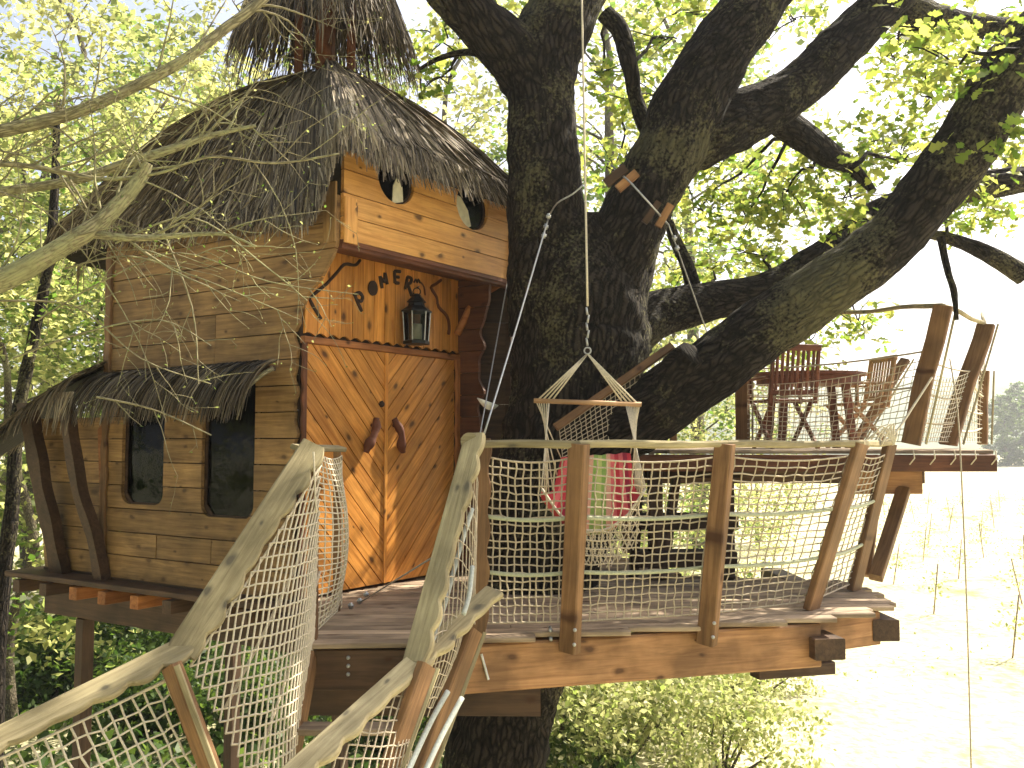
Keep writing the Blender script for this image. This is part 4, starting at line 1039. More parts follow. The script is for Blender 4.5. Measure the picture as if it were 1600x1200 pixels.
# ------------------------------------------------------------------ upper deck
ud = empty('upper_deck', (2.6, 8.2, 3.7), 'raised plank platform beyond the main deck carrying table and chairs', 'deck')
UZ = 4.035
UP = [(0.95, 7.05), (3.70, 6.95), (4.35, 8.3), (4.2, 10.2), (1.0, 10.2)]
yy = 6.98
while yy < 10.1:
    xs = []
    for k in range(len(UP)):
        (xa, ya), (xb, yb) = UP[k], UP[(k + 1) % len(UP)]
        yc = yy + 0.06
        if (ya - yc) * (yb - yc) < 0: xs.append(xa + (xb - xa) * (yc - ya) / (yb - ya))
    if len(xs) == 2: beam('deck_board', V(min(xs), yy + 0.06, UZ - 0.015), V(max(xs), yy + 0.06, UZ - 0.015), 0.112, 0.03, V(0, 0, 1), M_deck, ud)
    yy += 0.12
beam('edge_beam', V(0.95, 7.0, UZ - 0.10), V(3.72, 6.93, UZ - 0.10), 0.13, 0.07, V(0, -1, 0), M_red, ud)
beam('edge_beam', V(3.70, 6.95, UZ - 0.101), V(4.35, 8.3, UZ - 0.101), 0.13, 0.07, V(1, -0.4, 0), M_red, ud)
beam('bearer', P(1320, 752, 7.35), P(1436, 752, 7.35), 0.20, 0.12, V(0.2, -1, 0), M_beam, ud)
beam('bearer', V(1.0, 9.0, UZ - 0.25), V(4.1, 9.0, UZ - 0.25), 0.20, 0.12, V(0, -1, 0), M_darkbeam, ud)
beam('brace', P(1368, 903, 6.85), P(1412, 765, 7.3), 0.08, 0.10, V(1, -0.5, 0), M_post, ud)
beam('brace', P(1355, 900, 7.1), P(1372, 760, 7.4), 0.06, 0.06, V(1, -0.5, 0), M_post, ud)
for q in ((1.15, 7.25), (1.15, 9.0)):
    beam('support_post', V(*q, -0.1 if q[0] > 3 else ZD), V(*q, UZ - 0.17), 0.11, 0.11, V(0, -1, 0), M_darkbeam, ud)
ur = empty('deck_railing', (3.2, 7.3, UZ), 'rope and net railing with leaning posts round the upper deck', 'railing')
U1b, U1t = P(1424, 694, 6.95), P(1472, 478, 6.9)
U2b, U2t = P(1483, 694, 7.6), P(1538, 508, 7.9)
U3b, U3t = P(1534, 694, 8.9), P(1538, 580, 9.0)
U0b, U0t = P(1160, 694, 8.6), P(1160, 596, 8.6)
U4b, U4t = P(1335, 694, 9.6), P(1414, 562, 9.8)
U5b, U5t = P(1055, 694, 7.2), P(1055, 650, 7.2)
UPR = V(0.8, -0.6, 0)
for b_, t_, w_, th in ((U1b, U1t, 0.14, 0.05), (U2b, U2t, 0.15, 0.05), (U3b, U3t, 0.09, 0.05), (U0b, U0t, 0.13, 0.06), (U4b, U4t, 0.10, 0.06)):
    bend = lerp(b_, t_, 0.45) - V(0.03, 0, 0)
    post('post', b_, t_, th, w_, V(0.75, -0.66, 0), M_post, par=ur, seg=8, tj=0.02)
    beam('lit_edge_strip', b_ + V(0.03, -0.06, 0) + V(w_ * 0.40, 0, 0), t_ + V(0.03, -0.06, 0) + V(w_ * 0.40, 0, 0), 0.018, 0.012, V(0, -1, 0), M_rail, ur)  # sunlit right edge of the post imitated by a paler strip
def urail(a, b_, r_=0.022, mat=M_rail): TB().tube(spline([(a, r_), (lerp(a, b_, 0.33) + V(0, 0, 0.012), r_ * 0.9), (lerp(a, b_, 0.66) - V(0, 0, 0.01), r_ * 0.85), (b_, r_ * 0.9)], 4), 8, 0.08, freq=9).build('top_rail', mat, ur)
urail(U1t, P(1312, 488, 8.6)); urail(P(1312, 488, 8.6), P(1180, 500, 9.4)); urail(U1t, U2t + V(0, 0, 0.02)); urail(U2t, U3t + V(0.05, 0.1, 0.6), 0.02)
for f in (0.42, 0.68):
    rope('rope', sag(lerp(U1b, U1t, f), P(1170, 690 - (690 - 575) * f * 1.45, 8.6), 0.03), 0.008, M_rope, ur)
for f in (0.12, 0.32, 0.55):
    rope('rope', sag(lerp(U1b, U1t, f + 0.05), lerp(U2b, U2t, f + 0.05), 0.02), 0.007, M_rope, ur); rope('rope', sag(lerp(U2b, U2t, f), lerp(U3b, U3t, f + 0.1), 0.03), 0.009, M_rope_white, ur)
net('net', patch(U0b + V(0, 0, 0.02), U1b + V(0, 0, 0.02), U0t + V(0, 0, -0.03), lerp(U1b, U1t, 0.62), belly=V(0, 0, -0.05), top_sag=0.06), 30, 12, 0.0038, M_rope_white, ur, jit=0.12)
net('net', patch(U1b + V(0.05, 0, 0.02), U2b + V(0, 0, 0.02), lerp(U1b, U1t, 0.52), lerp(U2b, U2t, 0.60), top_sag=0.05), 14, 14, 0.0036, M_rope_white, ur, jit=0.12)
net('net', patch(U2b + V(0.02, 0, 0.02), U3b + V(0, 0, 0.02), lerp(U2b, U2t, 0.98), lerp(U3b, U3t, 1.1), belly=V(-0.05, 0, 0)), 12, 18, 0.0036, M_rope_white, ur, jit=0.12)
net('net', patch(P(1160, 694, 10.1), P(1340, 694, 10.1), P(1160, 575, 10.1), P(1340, 570, 10.1), top_sag=0.05), 22, 14, 0.004, M_rope_white, ur, jit=0.12)
for k in range(5):
    px = 1427 + 32 * k; rope('lashing', [P(px, 703, 6.88), P(px + 2, 716, 6.88), P(px - 6, 726, 6.89)], 0.005, M_rope_white, ur)
rope('tie_cord', [p for p, _ in spline([(P(1456, 590, 6.85), 0), (P(1430, 630, 6.7), 0), (P(1402, 672, 6.5), 0), (P(1380, 690, 6.45), 0), (P(1352, 694, 6.3), 0)], 5)], 0.009, M_rope_white, ur)
tb = TB()
for k in range(5): tb.tube(spline([(P(1352 + 6 * k, 690 + 2 * k, 6.3), 0.007), (P(1372 + 6 * k, 672 - 4 * k + random.uniform(-6, 6), 6.3), 0.007), (P(1395, 684 + k * 3, 6.3), 0.007), (P(1402, 676, 6.3), 0.007)], 4), 6)
tb.build('rope_coil', M_rope_white, ur)
tag(rope('hanging_rope', [p for p, _ in spline([(P(1484, 560, 6.8), 0), (P(1496, 640, 6.7), 0), (P(1503, 760, 6.6), 0), (P(1511, 960, 6.5), 0), (P(1520, 1300, 6.4), 0)], 4)], 0.006, M_rope), 'thin pale rope hanging from the upper deck down to the field', 'rope')
# steps between the decks
st = empty('deck_steps', (1.2, 8.2, ZD), 'dark open steps with a sloping net rail climbing behind the trunk', 'steps')
for k in range(5):
    if k > 2: continue
    y0, th_ = ((732, 0.15), (814, 0.12), (872, 0.12))[k]; q = P(1004 - 6 * k, y0, 7.5 - 0.12 * k); q2 = P(1150 - 2 * k, y0, 7.5 - 0.12 * k)
    beam('tread', q, q2, 0.26, th_, V(0, 0, 1), M_dark, st)
for a, b_ in ((P(1138, 715, 7.6), P(1140, 905, 7.2)), (P(1000, 715, 7.7), P(990, 900, 7.25)), (P(1060, 720, 7.62), P(1035, 905, 7.2))): beam('upright', a, b_, 0.07, 0.10, V(0, -1, 0), M_darkbeam, st)
beam('handrail', P(868, 668, 6.3), P(1050, 540, 6.5), 0.055, 0.04, V(0, -1, 0.3), M_post, st)
net('net', patch(P(880, 720, 6.32), P(1050, 640, 6.52), P(874, 672, 6.32), P(1045, 552, 6.52)), 22, 9, 0.0035, M_rope, st, jit=0.12)
beam('upright', P(1052, 690, 6.9), P(1050, 545, 6.55), 0.05, 0.05, V(0, -1, 0), M_post, st)

# ------------------------------------------------------------------ table and chairs on the upper deck
tbl = empty('patio_table', (P(1265, 690, 9.1).x, 9.1, UZ), 'dark oval wooden table on the upper deck', 'table')
tc_ = V(P(1265, 690, 9.1).x, 9.1, UZ)
ov = [(0.58 * math.cos(2 * math.pi * k / 28), 0.42 * math.sin(2 * math.pi * k / 28)) for k in range(28)]
zt = P(1265, 588, 9.1).z
for k in range(8):
    y0, y1 = -0.42 + 0.105 * k + 0.002, -0.42 + 0.105 * (k + 1) - 0.002
    pl = clip_poly(clip_poly(ov, 0, 1, y1), 0, -1, -y0)
    if len(pl) > 2: link('top_slat', poly_mesh(pl, 0.03), M_teak, tbl, Matrix.Translation((tc_.x, tc_.y, zt)))
link('apron', poly_mesh([(0.9 * x, 0.86 * y) for x, y in ov], 0.085), M_teak, tbl, Matrix.Translation((tc_.x, tc_.y, zt - 0.087)))
for sx_ in (-1, 1):
    for sy in (-1, 1): beam('leg', tc_ + V(0.36 * sx_, 0.24 * sy, 0), tc_ + V(0.30 * sx_, 0.20 * sy, zt - UZ - 0.08), 0.07, 0.07, V(0, -1, 0), M_teak, tbl)
def garden_chair(label, loc, rz, mat):
    c_ = empty('garden_chair', loc, label, 'chair', 'wooden chairs round the upper table')
    Mx = Matrix.Translation(loc) @ Matrix.Rotation(rz, 4, 'Z')
    def bm(nm, a, b_, W, T_, n): return beam(nm, Mx @ V(*a), Mx @ V(*b_), W, T_, Mx.to_3x3() @ V(*n), mat, c_)
    for s_ in (-1, 1):
        bm('leg', (0.22 * s_, 0.24, 0), (0.22 * s_, -0.22, 0.45), 0.03, 0.045, (0, 0, 1)); bm('leg', (0.19 * s_, -0.26, 0), (0.19 * s_, 0.2, 0.45), 0.03, 0.045, (0, 0, 1))
        bm('back_post', (0.22 * s_, 0.2, 0.42), (0.22 * s_, 0.30, 0.95), 0.035, 0.03, (0, -1, 0))
        bm('armrest', (0.25 * s_, 0.24, 0.66), (0.25 * s_, -0.2, 0.66), 0.05, 0.025, (0, 0, 1)); bm('arm_post', (0.25 * s_, -0.16, 0.43), (0.25 * s_, -0.16, 0.65), 0.035, 0.03, (0, -1, 0))
    for k in range(6): bm('seat_slat', (-0.24, -0.22 + 0.08 * k, 0.45), (0.24, -0.22 + 0.08 * k, 0.45), 0.068, 0.02, (0, 0, 1))
    bm('back_rail', (-0.24, 0.30, 0.93), (0.24, 0.30, 0.93), 0.06, 0.025, (0, -1, 0)); bm('back_rail', (-0.22, 0.22, 0.52), (0.22, 0.22, 0.52), 0.05, 0.025, (0, -1, 0))
    for k in range(8): x_ = -0.175 + 0.05 * k; bm('back_slat', (x_, 0.225, 0.53), (x_, 0.295, 0.92), 0.03, 0.014, (0, -1, 0))
garden_chair('red-brown folding armchair, its slatted back turned towards the railing', (P(1225, 690, 8.5).x, 8.5, UZ), R(188), M_teak)
garden_chair('pale wooden folding armchair half behind the oval table', (P(1345, 690, 9.3).x, 9.35, UZ), R(-80), M_teak_light)

# ------------------------------------------------------------------ thatched shelter behind the house
hut = empty('thatched_shelter', (0.15, 9.2, ZD), 'low shaggy thatched shelter glimpsed between the house and the oak', 'shelter')
hz0 = P(760, 560, 9.5).z
for k in range(8): beam('wall_board', V(-0.75 + 0.20 * k, 9.0, ZD), V(-0.75 + 0.20 * k, 9.0, P(760, 640, 9.0).z), 0.196, 0.03, V(0, -1, 0), M_dark, hut)
gens = []
for _ in range(900):
    x_ = random.uniform(-0.9, 0.8); f0 = random.random(); pts = []
    for q in range(5):
        f = f0 * 0.8 + 0.35 * q / 4; pts.append(V(x_ + random.uniform(-0.02, 0.02), lerp(9.9, 8.75, f), lerp(hz0 + 0.05, P(760, 645, 8.8).z, f) + random.uniform(0, 0.05)))
    gens.append((pts, random.uniform(0.012, 0.026), min(1, max(0, random.gauss(0.65, 0.22)))))
core2 = link('roof', mesh('roof', [V(-0.95, 9.95, hz0), V(0.85, 9.95, hz0), V(0.85, 8.8, P(760, 640, 8.8).z), V(-0.95, 8.8, P(760, 640, 8.8).z)], [(0, 1, 2, 3)]), M_thatch_core, hut)
strands('thatch', gens, M_thatch, core2)
# white dish fixed by the wing wall
dp = P(762, 640, 7.0); vs2, fs2 = [], []
for j in range(4):
    for k in range(14):
        a = 2 * math.pi * k / 14; r_ = 0.085 * (j + 0.4) / 3.4; vs2.append(dp + V(r_ * math.cos(a), r_ * math.sin(a) * 0.8, 0.06 * (r_ / 0.085) ** 2 + r_ * math.cos(a) * -0.35))
for j in range(3):
    for k in range(14): fs2.append((j * 14 + k, j * 14 + (k + 1) % 14, (j + 1) * 14 + (k + 1) % 14, (j + 1) * 14 + k))
fs2.append(tuple(range(14)))
dish = tag(link('white_dish', mesh('dish', vs2, fs2, True), M_white), 'small white tilted dish beside the steel cable and wing wall', 'dish')
dish.modifiers.new('thick', 'SOLIDIFY').thickness = 0.006

# ------------------------------------------------------------------ the oak
oak = empty('oak_tree', (P(765, 1200, 6.9).x, 6.9, 0), 'huge dark oak with mossy trunk spreading over the deck', 'tree')
def limb(name, pl, par=oak, mat=M_oak, sides=22, rough=0.11, n=16, tips=None):
    pts = [(P(x, y, Y), rpx(w, Y)) for x, y, w, Y in pl]
    return TB().tube(spline(pts, n), sides if sides < 16 else 72, rough, freq=2.6, ridge=0.0 if sides < 16 else 0.014).build(name, mat, par)
YT = 7.0
limb('trunk', [(735, 1750, 260, YT), (748, 1400, 190, YT), (768, 1200, 158, YT), (790, 1080, 158, YT), (830, 920, 185, YT), (878, 740, 205, YT), (900, 610, 205, YT), (908, 520, 205, YT), (902, 430, 185, YT), (890, 350, 130, YT)], sides=36, n=18)
limb('limb', [(870, 520, 150, 7.0), (862, 420, 138, 6.95), (853, 310, 116, 6.9), (846, 200, 106, 6.9), (846, 110, 108, 6.95), (868, 40, 112, 7.0), (900, -30, 104, 7.1), (940, -140, 96, 7.2), (960, -330, 80, 7.4)], sides=26)
limb('limb', [(842, 150, 90, 6.95), (805, 90, 92, 6.85), (755, 40, 82, 6.7), (700, -20, 74, 6.5), (620, -110, 64, 6.2), (520, -240, 50, 5.9)])
limb('limb', [(920, 600, 140, 7.05), (942, 500, 130, 7.0), (968, 400, 112, 6.9), (1000, 320, 104, 6.9), (1048, 230, 112, 6.9), (1086, 150, 114, 6.9), (1132, 70, 102, 6.9), (1190, -10, 92, 6.95), (1260, -130, 84, 7.1), (1330, -300, 70, 7.3)], sides=26)
limb('limb', [(1070, 220, 100, 7.0), (1145, 190, 92, 7.1), (1230, 150, 76, 7.2), (1300, 88, 74, 7.3), (1360, 28, 70, 7.4), (1420, -30, 64, 7.5), (1520, -140, 52, 7.7)])
limb('limb', [(915, 700, 112, 6.75), (985, 662, 106, 6.6), (1060, 610, 100, 6.5), (1150, 547, 96, 6.4), (1280, 458, 94, 6.3), (1400, 364, 90, 6.2), (1495, 245, 93, 6.1), (1550, 160, 94, 6.0), (1620, 60, 90, 5.9), (1740, -60, 80, 5.8), (1900, -200, 60, 5.7)], sides=26)
limb('limb', [(960, 530, 100, 7.3), (1030, 490, 74, 7.5), (1110, 472, 58, 7.6), (1200, 450, 50, 7.7), (1290, 398, 48, 7.8), (1370, 338, 48, 7.9), (1470, 302, 46, 8.0), (1580, 283, 42, 8.1), (1700, 270, 34, 8.2)])
limb('branch', [(1190, 170, 50, 7.3), (1250, 210, 48, 7.6), (1290, 238, 42, 7.8), (1330, 262, 24, 8.0), (1365, 300, 12, 8.1)], sides=12)
limb('branch', [(945, 20, 30, 7.0), (970, 50, 30, 7.0), (985, 105, 28, 7.0), (992, 150, 24, 7.1), (1006, 192, 26, 7.1), (1020, 215, 24, 7.1)], sides=12, rough=0.2)
limb('branch', [(1400, 10, 60, 7.6), (1470, 28, 40, 7.8), (1540, 40, 34, 8.0), (1640, 48, 28, 8.2)], sides=12)
limb('branch', [(1090, 480, 30, 7.9), (1075, 420, 22, 8.0), (1055, 375, 18, 8.1), (1045, 345, 14, 8.1)], sides=10)
limb('branch', [(1600, 430, 34, 8.8), (1540, 395, 26, 8.8), (1480, 372, 18, 8.8), (1420, 362, 10, 8.8)], sides=10)
limb('branch', [(1470, 370, 12, 6.6), (1480, 420, 11, 6.6), (1490, 455, 12, 6.6), (1495, 500, 7, 6.6)], sides=8, rough=0.3)
limb('branch', [(790, 96, 14, 6.8), (735, 82, 12, 6.8), (690, 90, 9, 6.8), (655, 108, 6, 6.8)], sides=7)
stub = limb('limb_stub', [(1030, 640, 70, 6.5), (1052, 592, 60, 6.38), (1070, 565, 52, 6.3), (1082, 552, 44, 6.24)], sides=18)
# wedges under the cable on the middle stem
for (px, py, an, w_) in ((980, 283, 40, 0.09), (962, 275, 38, 0.10), (1038, 337, 60, 0.08), (1018, 332, 55, 0.07)):
    q = P(px, py, 6.45); d = V(math.cos(R(an)), -0.15, math.sin(R(an)))
    tag(beam('wooden_wedge', q - d * 0.09, q + d * 0.09, w_ * 0.7, 0.06, V(0, -1, 0), M_beam if px in (980, 1038) else M_darkbeam),
        {980: 'long pale wooden block under the cable on the oak stem', 962: 'dark wooden block at the fork side of the oak stem', 1038: 'pale wooden block at the outer side of the oak stem', 1018: 'dark wooden block between cable and outer pale block'}[px], 'wedge', 'wooden blocks under the cable')

# --- leaves
def leaves(name, C_, N_sizes, mat, parent, lobed=False, flat=0.5, hang=0.25, tone=None):
    """C_: (n,3) positions, N_sizes: (n,) lengths; one folded leaf each"""
    n = len(C_)
    d = rng.normal(size=(n, 3)); d[:, 2] = d[:, 2] * flat - hang; d /= np.linalg.norm(d, axis=1, keepdims=True)
    up = rng.normal(size=(n, 3)) * 0.7; up[:, 2] += 1.0
    s = np.cross(d, up); s /= np.maximum(np.linalg.norm(s, axis=1, keepdims=True), 1e-6); nn = np.cross(s, d)
    L_ = N_sizes[:, None]
    if lobed:
        prof = [(0.0, 0.02), (0.18, 0.16), (0.30, 0.10), (0.45, 0.27), (0.58, 0.17), (0.76, 0.30), (0.86, 0.17), (1.0, 0.0)]
        right = [C_ + d * L_ * a + s * L_ * w + nn * L_ * w * 0.35 for a, w in prof]; left = [C_ + d * L_ * a - s * L_ * w + nn * L_ * w * 0.35 for a, w in prof[-2:0:-1]]
        Vt = np.stack(right + left, axis=1); k = Vt.shape[1]
    else:
        Vt = np.stack([C_, C_ + d * L_ * 0.45 + s * L_ * 0.30 + nn * L_ * 0.08, C_ + d * L_, C_ + d * L_ * 0.45 - s * L_ * 0.30 + nn * L_ * 0.08], axis=1); k = 4
    at = np.repeat(rng.random(n) ** 1.2 if tone is None else np.clip(tone + rng.normal(size=n) * 0.16, 0, 1), k)
    return link(name, fast_mesh(name, Vt.reshape(-1, 3), k, n, at), mat, parent)
def cluster_pts(c, rad, n, sub=7):
    """points in small tufts inside a cloud of radius rad"""
    ns = max(1, n // sub)
    t = rng.normal(size=(ns, 3)) * np.array(rad) * 0.55
    q = np.repeat(t, sub, axis=0) + rng.normal(size=(ns * sub, 3)) * 0.055
    return q + np.array(c)
tw = TB()
def twig(p0, p1, r0, r1, k=5, wob=0.12):
    L_ = (p1 - p0).length; pts = []
    for i_ in range(k + 1):
        f = i_ / k; w = 0 if i_ in (0, k) else wob * L_
        pts.append((lerp(p0, p1, f) + V(random.uniform(-w, w), random.uniform(-w, w), random.uniform(-w, w)) * 0.5 + V(0, 0, 0.08 * L_ * math.sin(f * math.pi)), lerp(r0, r1, f)))
    tw.tube(pts, 5); return pts
CL = []
near = [  # pixel, distance, radius (m), leaves, from pixel
    (1120, 250, 8.4, 0.5, 130, (1200, 180)), (1170, 330, 8.5, 0.55, 180, (1250, 215)), (1090, 330, 8.6, 0.4, 110, (1250, 215)), (1230, 300, 8.4, 0.5, 160, (1290, 240)), (1290, 250, 8.5, 0.5, 150, (1300, 240)), (1330, 310, 8.6, 0.4, 120, (1330, 262)),
    (1190, 400, 8.6, 0.35, 90, (1200, 440)), (1380, 220, 8.8, 0.45, 120, (1330, 262)), (1450, 150, 9.0, 0.5, 130, (1470, 30)), (1510, 110, 8.6, 0.5, 140, (1540, 40)), (1400, 90, 8.8, 0.4, 100, (1420, 20)), (1560, 60, 8.4, 0.45, 130, (1560, 40)),
    (1480, 230, 9.2, 0.5, 110, (1540, 45)), (1570, 250, 8.9, 0.5, 120, (1580, 283)), (1540, 330, 9.0, 0.45, 100, (1580, 283)), (1430, 60, 8.2, 0.35, 90, (1470, 28)), (1340, 500, 9.6, 0.35, 90, (1290, 390)), (1265, 540, 9.8, 0.4, 90, (1200, 440)),
    (1050, 60, 8.4, 0.5, 120, (985, 105)), (1000, 160, 9.0, 0.5, 120, (985, 105)), (960, 260, 9.6, 0.55, 130, (992, 150)), (1070, 20, 9.0, 0.5, 110, (1150, 70)), (1040, 150, 9.6, 0.6, 120, (992, 150)), (1240, 30, 8.8, 0.5, 110, (1195, -10)),
    (1180, 470, 9.4, 0.3, 60, (1200, 440)), (1120, 420, 9.0, 0.3, 60, (1110, 466)), (700, 60, 7.6, 0.35, 60, (700, -20)), (730, 20, 7.4, 0.35, 60, (700, -20)), (690, 120, 7.2, 0.25, 30, (735, 82)), (940, 110, 8.2, 0.3, 50, (945, 20)), (1590, 160, 7.0, 0.35, 70, (1600, 60)), (1520, 300, 7.6, 0.3, 60, (1490, 262)),
    (1480, 330, 9.2, 0.4, 80, (1480, 372)), (1180, 560, 10.4, 0.4, 60, (1110, 466)), (1060, 420, 9.8, 0.5, 110, (1075, 420)), (1500, 100, 5.7, 0.30, 90, (1590, 80)), (1455, 45, 6.4, 0.28, 80, (1470, 28)), (1565, 215, 5.6, 0.22, 45, (1540, 170)), (1400, 250, 7.0, 0.25, 50, (1330, 262)), (1330, 350, 7.2, 0.25, 50, (1300, 400)), (1440, 330, 7.0, 0.22, 40, (1400, 320))]
for px, py, Y, r_, n, fr_ in near:
    c = P(px, py, Y); CL.append(cluster_pts(c, (r_, r_ * 0.9, r_ * 0.55), int(n * 1.7)))
    s = P(*fr_, Y - 0.5); twig(s, c, 0.022, 0.008)
    for _ in range(5): twig(c + V(random.uniform(-.1, .1), 0, 0), c + V(random.gauss(0, r_ * .6), random.gauss(0, r_ * .5), random.gauss(0, r_ * .35)), 0.008, 0.003, 3)
Cn = np.concatenate(CL)
leaves('foliage', Cn, rng.uniform(0.07, 0.13, len(Cn)), M_oakleaf, oak, lobed=True)
# the crown overhead and beyond, out of the picture, which shades the deck
CL = []
for _ in range(38):
    a = random.uniform(0, 2 * math.pi); r_ = 7.5 * math.sqrt(random.random())
    c = V(1.8 + r_ * math.cos(a), 7.2 + 0.85 * r_ * math.sin(a), 0); c.z = 12.2 - 0.05 * r_ * r_ * 0.9 + random.uniform(-1.0, 1.4)
    dirc = c - V(0, 0, EYE); 
    if dirc.y > 1 and (dirc.z / dirc.y) < 0.62: c.z = EYE + 0.66 * dirc.y + random.uniform(0.2, 1.0)
    CL.append(cluster_pts(c, (1.0, 1.0, 0.6), 130))
Cf = np.concatenate(CL)
leaves('crown', Cf, rng.uniform(0.12, 0.19, len(Cf)), M_oakleaf, oak)
for tgt in ((-3, 6, 11.2), (0, 4, 11.5), (3, 3.5, 11), (5, 6, 11.5), (6, 9, 10.5), (2, 11, 12), (-1, 10, 12)):
    twig(P(random.choice((900, 1195, 1420)), -60, 7.3), V(*tgt), 0.11, 0.03, 7, 0.08)
tw.build('twigs', M_oak, oak)

# ------------------------------------------------------------------ bare sapling in front of the house
sap = empty('budding_tree', (-3.6, 3.4, 0), 'pale leafless budding tree reaching across in front of the house', 'tree')
tbt = TB()
def br(name, pl, mat=M_branch, sides=10):
    pts = [(P(x, y, Y), rpx(w, Y)) for x, y, w, Y in pl]; sp = spline(pts, 6)
    TB().tube(sp, sides, 0.10, freq=6).build(name, mat, sap); return sp
trunk_top = P(-420, 420, 4.6)
TB().tube(spline([(V(-3.6, 3.4, -0.1), 0.14), (V(-3.65, 3.6, 2.0), 0.12), (V(-3.75, 4.0, 3.6), 0.10), (trunk_top, 0.08), (trunk_top + V(-0.1, 0, 1.5), 0.05)], 6), 14, 0.12, freq=4).build('trunk', M_branch, sap)
main = [br('branch', [(-420, 300, 34, 4.6), (-150, 235, 26, 4.6), (0, 205, 21, 4.6), (110, 178, 20, 4.6), (200, 140, 19, 4.65), (285, 95, 17, 4.7), (345, 50, 16, 4.8), (410, 0, 15, 4.9), (470, -60, 12, 5.0)]),
        br('branch', [(-420, 560, 46, 4.4), (-150, 500, 38, 4.4), (0, 440, 36, 4.4), (90, 390, 30, 4.4), (160, 345, 27, 4.45), (215, 285, 22, 4.5), (232, 255, 14, 4.5)]),
        br('branch', [(-300, 380, 26, 4.8), (-120, 320, 20, 4.8), (0, 300, 15, 4.8), (110, 283, 15, 4.8), (200, 255, 16, 4.8), (270, 232, 14, 4.85), (330, 212, 9, 4.9), (400, 196, 5, 4.95)]),
        br('branch', [(140, 365, 14, 4.45), (210, 372, 12, 4.4), (280, 368, 8, 4.4), (350, 366, 5, 4.35), (400, 385, 3, 4.3)]),
        br('branch', [(-300, 250, 14, 4.5), (0, 256, 9, 4.5), (90, 268, 8, 4.5), (165, 280, 7, 4.5), (250, 270, 5, 4.5), (330, 245, 4, 4.5), (430, 255, 4, 4.5), (530, 240, 3, 4.5)])]
bud = []
def tw2(p, d, L_, r0, depth):
    k = 7; pts = [(p, r0)]; cur = p; dd = d.normalized()
    bend = V(random.gauss(0, .25), random.gauss(0, .15), random.gauss(-0.12, .22))
    for i_ in range(k):
        dd = (dd + bend / k * 1.6 + V(random.gauss(0, .09), random.gauss(0, .07), random.gauss(0, .09))).normalized()
        cur = cur + dd * (L_ / k); pts.append((cur, lerp(r0, 0.0012, (i_ + 1) / k)))
        if depth > 0 and random.random() < 0.36:
            side = dd.cross(V(random.gauss(0, .3), -1, random.gauss(0, .3))).normalized() * random.choice((-1, 1))
            tw2(cur, dd * 0.7 + side * random.uniform(0.5, 1.0), L_ * random.uniform(0.3, 0.6), lerp(r0, 0.0012, (i_ + 1) / k) * 0.75, depth - 1)
        if depth == 0 and random.random() < 0.10: bud.append(tuple(cur))
    tbt.tube(pts, 4, cap=False); bud.append(tuple(cur))
for sp in main:
    for q in range(2, len(sp) - 1):
        p, r_ = sp[q]
        if -100 < 800 + p.x / p.y * F and random.random() < 0.28:
            t = (sp[q + 1][0] - p).normalized(); side = t.cross(V(0, -1, 0)) * random.choice((-1, 1, -1))
            tw2(p, t * random.uniform(0.6, 1.1) + side * random.uniform(0.4, 1.0) + V(0, random.uniform(-.2, .2), 0), random.uniform(0.35, 0.9), min(0.0085, r_ * 0.55), 2)
# long arching twigs in front of the wall
for pl in ([(100, 420), (200, 400), (300, 430), (400, 470), (470, 500)], [(60, 500), (160, 440), (280, 395), (420, 440), (560, 460)], [(180, 380), (300, 340), (420, 420), (480, 470)], [(0, 470), (120, 480), (220, 560), (330, 600)], [(20, 560), (130, 520), (250, 500), (330, 540)], [(150, 620), (240, 640), (330, 680)], [(0, 300), (70, 330), (150, 420), (220, 540), (260, 660)], [(250, 350), (300, 480), (310, 600)]):
    sp = spline([(P(x, y, 4.5 + 0.1 * random.random()), 0.0055 * (1 - 0.16 * k)) for k, (x, y) in enumerate(pl)], 5)
    tbt.tube(sp, 4, cap=False)
    for q in range(2, len(sp) - 1, 3):
        t = (sp[q + 1][0] - sp[q][0]).normalized(); tw2(sp[q][0], t + t.cross(V(0, -1, 0)) * random.choice((-.8, .8)), random.uniform(0.12, 0.4), 0.003, 1)
tbt.build('twigs', M_branch, sap)
bud = np.array(bud); bb = bud + rng.normal(size=(len(bud), 3)) * 0.006
leaves('buds', bb, rng.uniform(0.008, 0.026, len(bb)), M_leafy, sap, flat=0.8, hang=-0.2)

